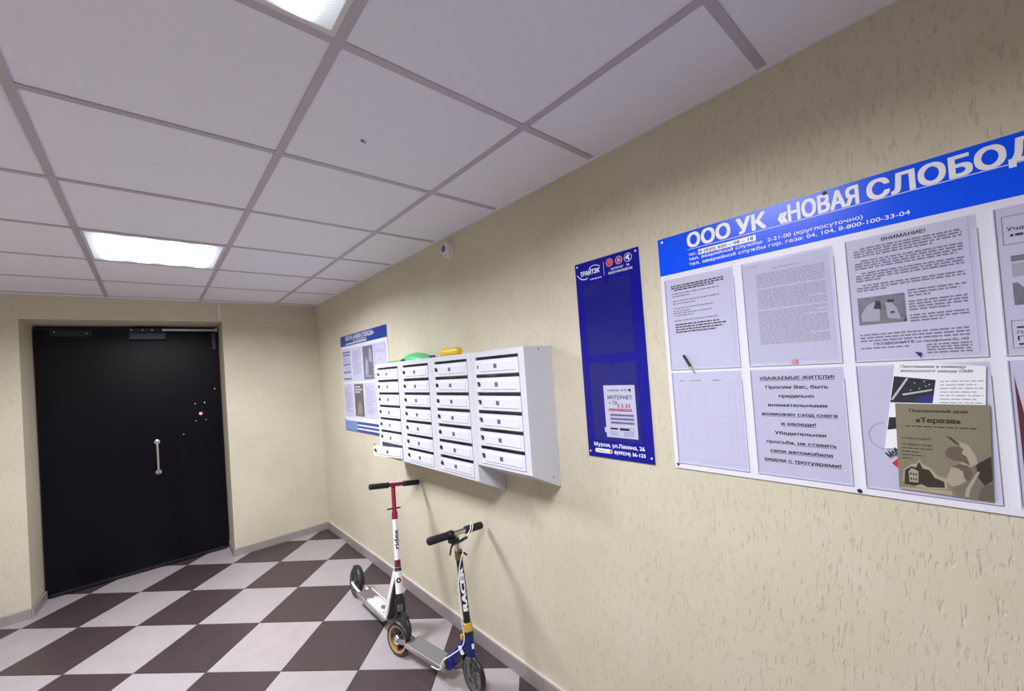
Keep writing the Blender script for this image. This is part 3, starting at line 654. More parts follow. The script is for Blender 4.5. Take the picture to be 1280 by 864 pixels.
b = B(); wpoly(b, [W(*q) for q in [(1112, 521), (1124, 521), (1124, 535), (1110, 536.5)]], .0090, .0092); obj('small_dark_picture', b, MT['night'], p)
b = B(); wpoly(b, [W(*q) for q in [(1115.5, 578), (1123.5, 571.5), (1123.5, 584)]], .0090, .0092); obj('red_corner', b, MT['red'], p)
b = B()
for i in range(7): s_, z_ = W(1175, 477 + i * 4.4); words(b, s_, s_ - (.055 if i % 2 else .065), z_, .0018, .0092, r_)
obj('fine_print', b, MT['ink_grey'], p)
p = thing('olive_leaflet', 'olive brown leaflet with a pensive statue and a dark house, third lower pocket', 'leaflet', wp(.06, 1.207, .0094))
b = B(); wpoly(b, [W(*q) for q in [(1119.5, 503.7), (1237.2, 506), (1241.8, 626.4), (1124.8, 609)]], .0094, .0098); obj('page', b, MT['olive'], p)
dl = .0101
b = B(); wtext(b, 'Похоронный дом', *W(1137, 514.2), .0068, dl, .092, .02); wtext(b, '«Тереза»', *W(1145, 527), .0112, dl, .072, .034)
words(b, *(W(1132, 532)[0], W(1221, 536)[0]), 1.3630, .0022, dl, r_)
obj('title_lettering', b, MT['sepia1'], p); b = B(); wtext(b, '+7 910 613-03-07', *W(1127, 547.5), .0045, dl, .050, .008); wtext(b, '+7 49234 7-10-60', *W(1128, 555), .0045, dl, .050, .008)
for i, f in enumerate((1, .55, .75, .35)): s_, z_ = W(1128, 559 + i * 4.2); words(b, s_, s_ - .052, z_, .0020, dl, r_, f)
obj('lettering', b, MT['sepia1'], p)
q8 = lambda a, b_: W(1060 + a / 4.318, 440 + b_ / 4.318)
b = B(); wpoly(b, [q8(*q) for q in [(300, 690), (302, 630), (345, 600), (372, 600), (385, 575), (402, 600), (445, 620), (480, 660), (530, 680), (540, 735), (440, 735), (330, 715)]], .0098, .0099); obj('house_glow', b, MT['sepia3'], p)
b = B(); wpoly(b, [q8(*q) for q in [(307, 705), (310, 632), (345, 612), (368, 620), (386, 588), (405, 625), (440, 632), (470, 675), (520, 695), (524, 728), (430, 725), (400, 708), (360, 718)]], .0099, .0101); hs_ = obj('house', b, MT['sepia1'], p)
b = B(); wpoly(b, [q8(*q) for q in [(330, 640), (345, 622), (364, 630), (382, 640), (382, 700), (335, 695)]], .0101, .01015); obj('house_wall', b, MT['sepia3'], hs_)
b = B()
for a0_, c0_ in ((338, 645), (352, 648), (366, 650), (340, 672), (354, 674), (368, 676)): wpoly(b, [q8(a0_, c0_), q8(a0_ + 8, c0_ + 1), q8(a0_ + 8, c0_ + 14), q8(a0_, c0_ + 13)], .01015, .0102)
obj('house_window', b, MT['sepia1'], hs_)
b = B(); wpoly(b, [q8(*q) for q in [(290, 722), (560, 745), (566, 770), (560, 768), (285, 732)]], .0099, .0101); obj('pale_strip', b, MT['sepia3'], p)
st = [('statue_robe', 'sepia4', [(555, 610), (640, 640), (690, 590), (772, 560), (783, 800), (600, 775), (560, 735), (600, 700)]),
      ('statue_shadow', 'sepia1', [(690, 605), (772, 560), (780, 690), (740, 720), (700, 670)]),
      ('statue_wing', 'sepia3', [(600, 480), (650, 500), (690, 560), (700, 600), (650, 620), (610, 600), (620, 550)]),
      ('statue_wing_shadow', 'sepia2', [(525, 535), (545, 510), (600, 505), (625, 520), (610, 545), (640, 560), (660, 610), (620, 590), (570, 580), (530, 560)]),
      ('wing_tip', 'sepia1', [(530, 450), (560, 460), (600, 495), (590, 497), (555, 470)]),
      ('statue_face', 'sepia3', [(560, 615), (600, 605), (625, 640), (640, 690), (600, 715), (560, 720), (527, 690), (540, 660)]),
      ('statue_hair', 'sepia2', [(556, 615), (600, 600), (650, 610), (672, 650), (655, 690), (630, 680), (620, 640), (590, 622)]),
      ('robe_fold', 'sepia3', [(640, 730), (700, 640), (712, 645), (660, 740), (655, 780), (630, 776)]),
      ('robe_fold', 'sepia2', [(700, 790), (720, 730), (760, 700), (778, 720), (782, 798)])]
for i, (nm, mk, pts) in enumerate(st): b = B(); wpoly(b, [q8(*q) for q in pts], .0098, .00995 + .00006 * i); obj(nm, b, MT[mk], p)
p = sheet('glossy_sheet', 'sheet with a dark maroon edge in the lower pocket cut by the frame', -.047, -.252, 1.209, 1.502, dp, MT['paper'], group=G)
b = B(); wpoly(b, [(-.049, 1.48), (-.051, 1.21), (-.25, 1.21), (-.25, 1.30), (-.075, 1.30), (-.062, 1.36)], .0057, .0061); obj('maroon_corner', b, MT['maroon'], p)
# pen stuck at the pocket edge
a, c = W(857.6, 445), W(869.5, 465); A_ = wp(*a, .016); B_ = wp(*c, .013); mid = A_.lerp(B_, .66)
pn = thing('pen', 'short dark pen with a pale green tip at the left edge of the board', 'pen', tuple(B_))
obj('barrel', cyl(B(), A_, mid, .0046, 12), MT['dgreen'], pn, smooth=True); obj('tip', cyl(B(), mid, B_, .0042, 12, .0022), MT['pgreen'], pn, smooth=True); obj('end_cap', lathe(B(), A_, A_ - mid, [(0, -.001), (.0048, -.001), (.0044, .003), (0, .004)], 12), MT['black'], pn, smooth=True)
obj('clip', obox(B(), A_.lerp(mid, .4) + V((.0048, 0, 0)), (A_ - mid) * .38, (0, .0008, .0008), (.0006, 0, 0)), MT['dgreen'], pn)

# ================================================================ BLUE ADVERTISING PANEL
ap = thing('advertising_panel', 'tall dark blue glossy panel between the mailboxes and the big board', 'panel', (D, .93, 1.181))
b = B(); wrect(b, 1.0815, .7860, 1.181, 1.978, .0005, .0045); obj('panel', b, MT['navy'], ap)
for nm, z0, z1 in (('pocket', 1.595, 1.886), ('pocket', 1.252, 1.562)):
    b = B(); wrect(b, 1.044, .828, z0, z1, .0045, .0049); pk = obj(nm, b, MT['navy2'], ap)
    b = B(); wrect(b, 1.044, .828, z0, z1, .0068, .0073); obj('pocket_front', b, MT['bluepocket'], pk)
    b = B(); rr = [wp(.936 + .012 * math.cos(t), z1 + .001 + .012 * math.sin(t), .0073) for t in [math.pi + math.pi * i / 10 for i in range(11)]]; prism(b, rr, (-.0004, 0, 0)); obj('thumb_notch', b, MT['navy'], pk)
b = B(); d_ = .0048
wtext(b, 'ТРАЙТЭК', 1.0575, 1.9220, .0185, d_, .098, .03, tilt=math.radians(1), italic=.12)
def arc(b, c, r1, r2, a0, a1, d, n=14, sx=1, sz=1):
    P_ = [(c[0] - math.cos(a) * r1 * sx, c[1] + math.sin(a) * r1 * sz) for a in [a0 + (a1 - a0) * i / n for i in range(n + 1)]]
    Q_ = [(c[0] - math.cos(a) * r2 * sx, c[1] + math.sin(a) * r2 * sz) for a in [a0 + (a1 - a0) * i / n for i in range(n + 1)]]
    for i in range(n): b.faces.new([b.verts.new(wp(s, z, d)) for s, z in (P_[i], P_[i + 1], Q_[i + 1], Q_[i])])
arc(b, (.985, 1.915), .052, .049, math.radians(50), math.radians(125), d_, 12, .85, .8); arc(b, (1.035, 1.965), .062, .0585, math.radians(215), math.radians(290), d_, 12, .75, .95)
words(b, 1.008, .952, 1.9005, .0030, d_, r_); wflat(b, .9400, .9390, 1.905, 1.957, d_)
wtext(b, 'ИНТЕРНЕТ    ТВ', .8665, 1.9185, .0068, d_, .080, .02, 'C'); wtext(b, 'ВИДЕОНАБЛЮДЕНИЕ', .8665, 1.9040, .0078, d_, .105, .02, 'C')
arc(b, (.830, 1.9495), .0165, .0148, 0, 2 * math.pi, d_, 24)
wpoly(b, [(.842, 1.950), (.829, 1.961), (.822, 1.957), (.836, 1.944)], d_ - .0001, d_); wpoly(b, [(.832, 1.948), (.824, 1.948), (.824, 1.939), (.829, 1.939)], d_ - .0001, d_)
obj('name_lettering', b, MT['white'], ap); b = B(); wtext(b, 'Муром, ул.Лакина, 26', 1.0500, 1.2265, .0150, d_, .228, .018)
wtext(b, '8(49234) 36-123', .9560, 1.2020, .0130, d_, .135, .024)
for i in range(1): 
    P_ = [(1.046 - .006 + .0075 * math.cos(t), 1.2085 + .0085 * math.sin(t)) for t in [math.pi / 2 - math.pi * i / 8 for i in range(9)]] + [(.972 + .0075 * math.cos(t), 1.2085 + .0085 * math.sin(t)) for t in [-math.pi / 2 - math.pi * i / 8 for i in range(9)]]
    wpoly(b, P_, d_ - .0002, d_ - .0001)
obj('address_lettering', b, MT['white'], ap)
b = B(); arc(b, (.9120, 1.9490), .0160, .0130, 0, 2 * math.pi, d_, 24); arc(b, (.912, 1.944), .0105, .0080, math.radians(50), math.radians(130), d_ + .0003, 8); arc(b, (.912, 1.944), .0060, .0015, math.radians(50), math.radians(130), d_ + .0003, 8); arc(b, (.8700, 1.9490), .0160, .0120, 0, 2 * math.pi, d_, 24); arc(b, (.870, 1.9490), .0080, .0001, 0, 2 * math.pi, d_, 14); obj('badge', b, MT['pinkish'], ap)
b = B(); arc(b, (.9120, 1.9490), .0128, .0001, 0, 2 * math.pi, d_, 20); obj('badge', b, MT['red'], ap)
b = B(); arc(b, (.9735, 1.2085), .0075, .0001, 0, 2 * math.pi, d_ + .0002, 16); obj('badge', b, MT['pinkish'], ap)
b = B(); wtext(b, 'trytek.ru', 1.0350, 1.2050, .0065, d_ + .0002, .044, .012); obj('web_address', b, MT['navy'], ap)
for s, z in ((1.070, 1.965), (.797, 1.965), (1.072, 1.202), (.797, 1.202)): screw(ap, s, z, .0045, .0042, 'white_pl')
lf = thing('internet_leaflet', 'white internet leaflet in the lower pocket of the blue panel', 'leaflet', wp(.91, 1.267, .0056))
b = B(); wrect(b, .984, .8445, 1.267, 1.4715, .0053, .0057); wrect(b, .992, .984, 1.285, 1.305, .0051, .0053); obj('page', b, MT['leaf'], lf); d_ = .0060
b = B(); wtext(b, 'ТРАЙТЭК', .967, 1.4475, .0075, d_, .055, .012); wtext(b, 'ИНТЕРНЕТ', .967, 1.4170, .0150, d_, .110, .016); wtext(b, '+ ТВ', .963, 1.3960, .0130, d_, .037, .016)
obj('lettering', b, MT['ink'], lf)
b = B(); wrect(b, .966, .863, 1.3700, 1.3800, .0057, .0059); obj('red_band', b, MT['red'], lf)
b = B(); wtext(b, 'ВЫГОДНЫЕ ТАРИФЫ', .962, 1.3725, .0050, .0061, .095, .01); obj('band_lettering', b, MT['white'], lf)
b = B(); 
for u in (.925, .908, .890, .878): wpoly(b, [(u, 1.384), (u - .010, 1.384), (u - .008, 1.398), (u - .003, 1.402), (u - .001, 1.396)], .0057, .0059)
obj('small_figures', b, MT['pinkish'], lf)
b = B()
for z in (1.350, 1.335, 1.320): wrect(b, .962, .855, z, z + .0105, .0057, .0059)
for s in (.905, .889): wrect(b, s, s - .011, 1.4475, 1.457, .0057, .0059)
obj('tariff_rows', b, MT['lilac'], lf)
b = B()
for z in (1.350, 1.335, 1.320): words(b, .958, .858, z + .0035, .0035, .0061, r_)
wrect(b, .965, .930, 1.298, 1.305, .0057, .0060); wrect(b, .922, .880, 1.296, 1.306, .0057, .0060); wrect(b, .872, .861, 1.4475, 1.457, .0057, .0060)
obj('dark_boxes', b, MT['ink'], lf)
b = B(); arc(b, (.868, 1.3005), .0085, .0065, 0, 2 * math.pi, d_, 16)
for z in (1.288, 1.282, 1.276): words(b, .965, .93, z, .0022, d_, r_); words(b, .905, .86, z, .0022, d_, r_)
obj('fine_print', b, MT['ink_grey'], lf)

# ================================================================ SMALL FAR NOTICE BOARD
fb = thing('notice_board', 'far notice board with blue header partly hidden behind the mailboxes', 'notice board', (D, 3.4, 1.095))
b = B(); wrect(b, 3.912, 2.914, 1.095, 1.962, .0005, .005); obj('panel', b, MT['panel'], fb)
NAVYP = mat('dark_blue_print', (.012, .045, .30), .3); NAVYL = mat('pale_blue_print', (.14, .25, .55), .3)
b = B(); wrect(b, 3.912, 2.914, 1.866, 1.962, .005, .0054); hd = obj('header_band', b, NAVYP, fb)
b = B(); wrect(b, 3.912, 2.914, 1.095, 1.187, .005, .0054); ft = obj('footer_band', b, NAVYP, fb)
b = B(); wrect(b, 3.912, 3.62, 1.100, 1.185, .0054, .0056); obj('footer_picture', b, NAVYL, ft)
b = B(); wtext(b, 'ООО УК «НОВАЯ СЛОБОДА»', 3.78, 1.915, .036, .0058, .63, .02); wtext(b, 'тел. 8 (920) 620-08-18', 3.60, 1.893, .015, .0058, .30, .012); words(b, 3.78, 3.3, 1.877, .010, .0058, r_); obj('lettering', b, MT['white'], hd)
b = B(); words(b, 3.62, 2.95, 1.150, .014, .0058, r_); words(b, 3.62, 2.95, 1.118, .014, .0058, r_); obj('lettering', b, MT['white'], ft)
screw(fb, 3.895, 1.195, .0054, .006, 'grey'); screw(fb, 2.935, 1.945, .0054, .006, 'grey')
FC = [(3.890, 3.668), (3.648, 3.426), (3.406, 3.184), (3.166, 2.944)]; FR = [(1.545, 1.838), (1.228, 1.525)]
for z0, z1 in FR:
    for s0, s1 in FC: clear_pocket(fb, s0, s1, z0, z1, .005)
G2 = 'sheets in the pockets of the far notice board'
LAB = [['sheet with dark headings, top left pocket of the far board', 'pale text sheet in the second top pocket of the far board', 'dark grey picture sheet in the third top pocket of the far board', 'pale certificate sheet in the right top pocket of the far board'],
       ['faint text sheet in the lower left pocket of the far board', 'dark leaflet with white heading in the lower row of the far board', 'grey text sheet in the third lower pocket of the far board', 'sheet in the lowest right pocket of the far board, behind the mailboxes']]
for ri, (z0, z1) in enumerate(FR):
    for ci, (s0, s1) in enumerate(FC):
        a, c, z0_, z1_ = s0 - .010, s1 + .010, z0 + .008, z1 - .008; dark = (ri, ci) in ((0, 2), (1, 1))
        p = sheet('notice_sheet', LAB[ri][ci], a, c, z0_, z1_, dp, MT['sepia4'] if (ri, ci) == (1, 1) else MT['photo_grey'] if dark else MT['paper'], group=G2)
        b = B()
        if (ri, ci) == (0, 0):
            for z in (1.800, 1.775, 1.690, 1.62, 1.56): wflat(b, a - .01, c + .01, z, z + .014, dt)
            obj('dark_headings', b, MT['ink_grey'], p); b = B(); block(b, a - .012, c + .012, 1.755, 5, .010, .005, dt, 4); block(b, a - .06, c + .012, 1.67, 4, .010, .005, dt, 9); obj('fine_print', b, MT['ink_pale'], p)
        elif (ri, ci) == (0, 2):
            wpoly(b, [(a - .03, 1.60), (a - .09, 1.58), (a - .10, 1.70), (a - .05, 1.74)], .0057, .0060); wpoly(b, [(a - .12, 1.70), (a - .18, 1.69), (a - .17, 1.80), (a - .13, 1.81)], .0057, .0060); wflat(b, a - .02, c + .02, 1.575, 1.583, dt); obj('pale_shapes', b, MT['photo_light'], p)
        elif (ri, ci) == (1, 1):
            for z, f in ((1.485, .7), (1.462, 1), (1.440, .7)): words(b, a - .02, c + .02, z, .013, dt, r_, f)
            obj('white_heading', b, MT['white'], p); b = B(); wpoly(b, [(a - .04, 1.25), (a - .15, 1.25), (a - .15, 1.33), (a - .11, 1.37), (a - .07, 1.34)], .0057, .0060); obj('pale_shape', b, MT['sepia3'], p)
        elif (ri, ci) == (0, 3):
            rim(b, a - .01, c + .01, z0_ + .01, z1_ - .01, dt, .003); block(b, a - .03, c + .03, 1.79, 3, .014, .006, dt, 31); arc(b, ((a + c) / 2, 1.66), .05, .045, 0, 6.28, dt, 20); obj('fine_print', b, MT['ink_pale'], p)
        else:
            block(b, a - .014, c + .014, z1_ - .03, 20 if ci != 1 else 18, .0115, .0055, dt, 40 + ri * 4 + ci, .35); obj('fine_print', b, MT['ink_pale'], p)

# ================================================================ SCOOTERS
def wheel(name, parent, hub, axle, r, wdt, hubm, rim_m, spokes=5, big_hub=.018):
    a = V(axle).normalized(); h = V(hub); hw = wdt / 2; rt = r * .80
    t = [(rt, -hw * .75), (rt + (r - rt) * .35, -hw), (r - .004, -hw * .75), (r, -hw * .3), (r, hw * .3), (r - .004, hw * .75), (rt + (r - rt) * .35, hw), (rt, hw * .75)]
    w_ = obj(name, lathe(B(), h, a, t, 40, closed=True), MT['rubber'], parent, smooth=True)
    obj('rim', lathe(B(), h, a, [(rt - .010, -hw * .6), (rt + .001, -hw * .82), (rt + .001, hw * .82), (rt - .010, hw * .6)], 40, closed=True), rim_m, w_, smooth=True)
    _, p, q = frame(a); b = B()
    for i in range(spokes):
        t_ = 2 * math.pi * i / spokes; d = p * math.cos(t_) + q * math.sin(t_); e = a.cross(d)
        obox(b, h + d * ((rt - .008 + big_hub) / 2), d * ((rt - .008 - big_hub) / 2 + .006), e * .0065, a * (hw * .42))
    lathe(b, h, a, [(0, -hw * .95), (big_hub * .7, -hw * .95), (big_hub, -hw * .6), (big_hub, hw * .6), (big_hub * .7, hw * .95), (0, hw * .95)], 20)
    obj('hub', b, hubm, w_, smooth=True)
    b = B(); cyl(b, h - a * (hw + .012), h - a * (hw * .9), .007, 10); cyl(b, h + a * (hw * .9), h + a * (hw + .012), .007, 10); obj('axle_nut', b, MT['steel'], w_, smooth=True)
    return w_
def scooter_base(label, name, rc, fc, rr, rf, top, hl, hr):
    """rc, fc rear and front ground contacts; top = bar centre; hl, hr = bar ends (left and right in the photo)"""
    rc, fc, top, hl, hr = map(V, (rc, fc, top, hl, hr))
    F = (fc - rc).normalized(); lean = (top - fc); lat = lean - F * lean.dot(F); Uv = lat.normalized(); Sd = F.cross(Uv).normalized()
    return thing(name, label, 'scooter', tuple((rc + fc) / 2)), F, Uv, Sd, V(rc) + Uv * rr, V(fc) + V((0, 0, 1)) * 0 + Uv * rf, top, hl, hr
def axpt(hub, top, t): return hub.lerp(top, t)

# --- white scooter with magenta handlebar
sc, F, Uv, Sd, RH, FH, top, hl, hr = scooter_base('white kick scooter with magenta handlebar leaning on the wall, farther from camera', 'kick_scooter', (1.050, 3.050, 0), (1.032, 2.302, 0), .1, .088, (1.162, 2.548, .866), (.985, 2.492, .897), (1.340, 2.538, .836))
axf = (hr - hl).normalized()
wheel('rear_wheel', sc, RH, Sd, .1, .036, MT['hub'], MT['grey']); st_ = (top - FH).normalized(); axf = (axf - st_ * axf.dot(st_)).normalized()
wheel('front_wheel', sc, FH, axf, .088, .028, MT['hub'], MT['grey'])
dk0 = V((1.050, 2.905, 0)) + Uv * .088; dk1 = V((1.058, 2.500, 0)) + Uv * .075; dd_ = (dk1 - dk0).normalized(); du = Sd.cross(dd_).normalized(); du = du if du.z > 0 else -du
mid = (dk0 + dk1) / 2; hl_ = (dk1 - dk0).length / 2
obj('deck', bevel(obox(B(), mid - du * .010, dd_ * hl_, Sd * .055, du * .012), .004), MT['alu'], sc)
obj('grip_tape', obox(B(), mid - dd_ * .13 + du * .0032, dd_ * (hl_ - .135), Sd * .045, du * .001), MT['tape_worn'], sc)
dm_ = B(); prism(dm_, [mid + dd_ * x + Sd * y + du * .0026 for x, y in ((-.09, -.030), (-.05, -.044), (.16, -.044), (.185, -.03), (.185, .04), (.10, .044), (-.04, .046), (-.085, .03), (-.06, 0))], du * .0016); obj('worn_sticker', dm_, MT['decal'], sc)
dm_ = B(); prism(dm_, [mid + dd_ * x + Sd * y + du * .0044 for x, y in ((.06, -.02), (.10, -.034), (.13, -.01), (.10, .012), (.07, .005))], du * .0006); obj('bare_patch', dm_, MT['tape_worn'], sc)
obj('side_edge', obox(B(), mid - Sd * .0565 + du * .001, dd_ * hl_, Sd * .002, du * .003), MT['scwhite'], sc)
for sg in (-1, 1):                           # rear wheel stays sweeping up to the axle
    a_ = dk0 + Sd * .030 * sg - du * .006; obj('rear_stay', tube(B(), spline([a_ + dd_ * .05, a_, a_.lerp(RH + Sd * .03 * sg, .55) - Uv * .006, RH + Sd * .03 * sg], 6), [.010] * 7 + [.008] * 12, 8), MT['scwhite'], sc, smooth=True)
# curved rear fender hugging the wheel
def fender(parent, hub, ax, fw, r, wd, a0, a1, m_, name='rear_fender'):
    ax = ax.normalized(); up = ax.cross(fw).normalized(); up = up if up.z > 0 else -up; fw = up.cross(ax).normalized() if up.cross(ax).dot(fw) > 0 else ax.cross(up).normalized(); b = B(); rows_ = []
    for i in range(17):
        t = math.radians(a0 + (a1 - a0) * i / 16); d = fw * math.cos(t) + up * math.sin(t)
        rows_.append([b.verts.new(hub + d * rr_ + ax * (wd * k)) for k, rr_ in ((-1, r - .006), (-.7, r), (0, r + .002), (.7, r), (1, r - .006), (1, r - .008), (0, r - .001), (-1, r - .008))])
    for A, Q in zip(rows_, rows_[1:]):
        for k in range(8): b.faces.new((A[k], A[(k + 1) % 8], Q[(k + 1) % 8], Q[k]))
    b.faces.new(rows_[0]); b.faces.new(rows_[-1][::-1]); return obj(name, b, m_, parent, smooth=True)
fender(sc, RH, Sd, F, .108, .021, 5, 118, MT['black'])
# neck rising from the deck to the head tube
ht0, ht1 = axpt(FH, top, .285), axpt(FH, top, .395)
for sg in (-1, 1):
    a_ = dk1 + Sd * .038 * sg; bb_ = axpt(FH, top, .36) - F * .030 + Sd * .010 * sg
    b = B(); obox(b, (a_ + bb_) / 2, (bb_ - a_) / 2, Sd * .003, (F * .8 + Uv * -.3).normalized() * .017); obj('neck_plate', b, MT['scwhite'], sc)
b = B(); a_ = dk1 + dd_ * .006 - du * .012; bb_ = axpt(FH, top, .28) - F * .024; obox(b, (a_ + bb_) / 2, (bb_ - a_) / 2, Sd * .022, F * .008); obj('neck', b, MT['black'], sc)
b = B(); a_ = dk1 + dd_ * .012 + du * .05; bb_ = axpt(FH, top, .33) - F * .034; obox(b, (a_ + bb_) / 2 - Sd * .044, (bb_ - a_) / 2 * .6, Sd * .0012, F * .006); obj('maroon_stripe', b, MT['maroon'], sc)
for q_ in (.02, .05): obj('bolt', lathe(B(), dk1 - dd_ * q_ + Sd * .02 - du * 0 + du * .003, du, [(0, 0), (.006, 0), (.005, .004), (0, .005)], 10), MT['black'], sc)
hb = obj('head_tube', cyl(B(), axpt(FH, top, .225), axpt(FH, top, .375), .0215, 20), MT['scwhite'], sc, smooth=True)
tocam = (CAM - axpt(FH, top, .3)); tocam = (tocam - st_ * tocam.dot(st_)).normalized()
lg = axpt(FH, top, .315) + tocam * .0205; lgs = tocam.cross(st_).normalized()
b = B(); lathe(b, lg, tocam, [(0, 0), (.015, 0), (.0145, .0012), (0, .0018)], 20); obj('round_emblem', b, MT['maroon'], hb)
b = B(); lathe(b, lg + tocam * .0018, tocam, [(0, 0), (.0048, 0), (.0048, .0006), (0, .0008)], 12); obj('emblem_centre', b, MT['scwhite'], hb)
obj('collar', lathe(B(), axpt(FH, top, .375), st_, [(.016, 0), (.0225, .002), (.020, .010), (.0175, .020), (.016, .020)], 20, closed=True), MT['black'], sc, smooth=True)
obj('stem_clamp', cyl(B(), axpt(FH, top, .40), axpt(FH, top, .452), .0178, 18), MT['maroon'], sc, smooth=True)
su = obj('steering_tube', cyl(B(), axpt(FH, top, .375), axpt(FH, top, .765), .0165, 20), MT['scwhite'], sc, smooth=True)
# brand word running up the tube
def uptext(parent, s, p0, axis, normal, h, width, bold, m_, rad):
    normal = (normal - axis * normal.dot(axis)).normalized(); right = axis; up = normal.cross(axis).normalized()
    b = B(); put_text(b, s, p0 - up * (h / 2), right, up, h, width, bold)
    bmesh.ops.subdivide_edges(b, edges=list(b.edges), cuts=3, use_grid_fill=True)
    for v in b.verts:                        # wrap the letters round the tube
        rel = v.co - p0; y = rel.dot(up); x = rel.dot(right); t = y / rad; rz = rad + abs(rel.dot(normal)); v.co = p0 + right * x + up * (math.sin(t) * rz) + normal * (math.cos(t) * rz)
    return obj('lettering', b, m_, parent)
p0 = axpt(FH, top, .525); nrm = (CAM - p0).normalized()
uptext(su, 'ridex', p0, st_, nrm, .029, .112, .024, MT['ink'], .0172)
uptb = obj('upper_tube', cyl(B(), axpt(FH, top, .70), axpt(FH, top, .985), .0135, 18), MT['magenta'], sc, smooth=True)
obj('tube_clamp', cyl(B(), axpt(FH, top, .735), axpt(FH, top, .79), .0185, 18), MT['magenta'], sc, smooth=True)
c_ = axpt(FH, top, .815); obj('quick_release_lever', tube(B(), [c_ - axf * .048 - Uv * .003 - F * .004, c_ - axf * .02, c_ + axf * .02, c_ + axf * .044 + Uv * .002], .005, 8), MT['black'], sc, smooth=True)
bc = (hl + hr) / 2; bl = (hr - hl).length / 2; bd = (hr - hl).normalized()
obj('handlebar', cyl(B(), bc - bd * (bl - .01), bc + bd * (bl - .01), .0125, 16), MT['magenta'], sc, smooth=True)
for a_, b_ in ((hl, hl.lerp(hr, .36)), (hr, hr.lerp(hl, .33))): 
    d = (b_ - a_).normalized(); L_ = (b_ - a_).length; obj('grip', lathe(B(), a_, d, [(0, 0), (.015, 0), (.0185, .003), (.0175, .012), (.0175, L_ - .008), (.019, L_ - .004), (.016, L_), (0, L_)], 20), MT['grip'], sc, smooth=True)
# fork
b = B(); cr = axpt(FH, top, .185); obox(b, cr, axf * .030, st_ * .012, F * .014); bevel(b, .004)
obj('fork_crown', b, MT['black'], sc)
obj('fork_neck', cyl(B(), axpt(FH, top, .16), axpt(FH, top, .232), .024, 18, .021), MT['black'], sc, smooth=True)
for sg in (-1, 1): b = B(); a_ = cr + axf * .026 * sg; bb_ = FH + axf * .026 * sg; obox(b, (a_ + bb_) / 2, (bb_ - a_) / 2 * 1.05, axf * .0035, F * .011); obj('fork_leg', bevel(b, .0015), MT['black'], sc)
obj('front_fender', fender(sc, FH, axf, F, .108, .017, 20, 100, MT['silver'], 'front_fender').data, None) if False else fender(sc, FH, axf, F, .0935, .013, 60, 130, MT['black'], 'front_fender')
b = B(); tube(b, spline([dk1 - dd_ * .06 - Sd * .04 - du * .012, dk1 - dd_ * .02 - Sd * .05 - du * .035, dk1 + dd_ * .03 - Sd * .035 - du * .058], 5), .005, 8); obj('kickstand', b, MT['black'], sc, smooth=True)

# --- black and blue scooter with steel handlebar and brake lever
sc, F, Uv, Sd, RH, FH, top, hl, hr = scooter_base('black and navy kick scooter with grey deck and white brake cable, nearer the camera', 'kick_scooter', (.988, 2.236, 0), (1.122, 1.705, 0), .088, .088, (1.160, 1.828, .738), (.985, 1.808, .750), (1.336, 1.842, .716))
bd = (hr - hl).normalized(); st_ = (top - FH).normalized(); axf = (bd - st_ * bd.dot(st_)).normalized(); axf = (axf + F * .12).normalized(); axf = (axf - st_ * axf.dot(st_)).normalized()
wheel('rear_wheel', sc, RH, Sd, .088, .036, MT['hub'], MT['goldrim'], 4, .022)
wheel('front_wheel', sc, FH, axf, .088, .028, MT['grey'], MT['grey'], 5, .020)
dk0 = V((1.030, 2.165, 0)) + Uv * .090; dk1 = V((1.0780, 1.855, 0)) + Uv * .090; dd_ = (dk1 - dk0).normalized(); du = Sd.cross(dd_).normalized(); du = du if du.z > 0 else -du
mid = (dk0 + dk1) / 2; hl_ = (dk1 - dk0).length / 2
obj('deck', bevel(obox(B(), mid - du * .010, dd_ * hl_, Sd * .047, du * .012), .004), MT['alu'], sc)
obj('grip_tape', obox(B(), mid + du * .003, dd_ * (hl_ - .004), Sd * .044, du * .0012), MT['tape'], sc)
for sg in (-1, 1): a_ = dk0 + Sd * .026 * sg - du * .01; obj('rear_stay', obox(B(), (a_ + RH + Sd * .024 * sg) / 2, (RH + Sd * .024 * sg - a_) / 2 * 1.1, Sd * .003, du * .012), MT['alu'], sc)
fender(sc, RH, Sd, F, .096, .020, 20, 108, MT['black'])
obj('hub_cap', lathe(B(), RH - Sd * .016 * (1 if (CAM - RH).dot(-Sd) > 0 else -1), -Sd * (1 if (CAM - RH).dot(-Sd) > 0 else -1), [(0, 0), (.026, 0), (.024, .006), (.014, .013), (0, .015)], 20), MT['chrome'], sc, smooth=True)
obj('brake_spring_plate', obox(B(), dk0 + du * .006 + Sd * .028 * (1 if Sd.x > 0 else -1) - dd_ * .008, dd_ * .022, Sd * .010, du * .002), MT['chrome'], sc)
# navy neck and folding joint
jn = dk1 + dd_ * .018 + du * .020; hd_ = axpt(FH, top, .20)
b = B(); tube(b, spline([dk1 - dd_ * .02 - du * .004, jn, axpt(FH, top, .17) - F * .045, hd_ - F * .012], 6), .024, 14); obj('neck', b, MT['blue_sc'], sc, smooth=True)
b = B(); lathe(b, jn - Sd * .032, Sd, [(0, 0), (.030, 0), (.033, .004), (.033, .060), (.030, .064), (0, .064)], 24); obj('folding_joint', b, MT['blue_sc'], sc, smooth=True)
cs_ = -1 if Sd.x > 0 else 1
b = B(); pts = [jn + Sd * (cs_ * .034) + (dd_ * math.cos(t) + du * math.sin(t)) * .026 for t in [math.radians(100 + 16 * i) for i in range(9)]]; tube(b, pts, .0055, 8); obj('yellow_latch', b, MT['yellow'], sc, smooth=True)
b = B(); c_ = axpt(FH, top, .25) - F * .030 + Sd * (cs_ * .016); obox(b, c_, st_ * .010, Sd * .010, F * .006); obj('yellow_release_button', bevel(b, .002), MT['yellow'], sc)
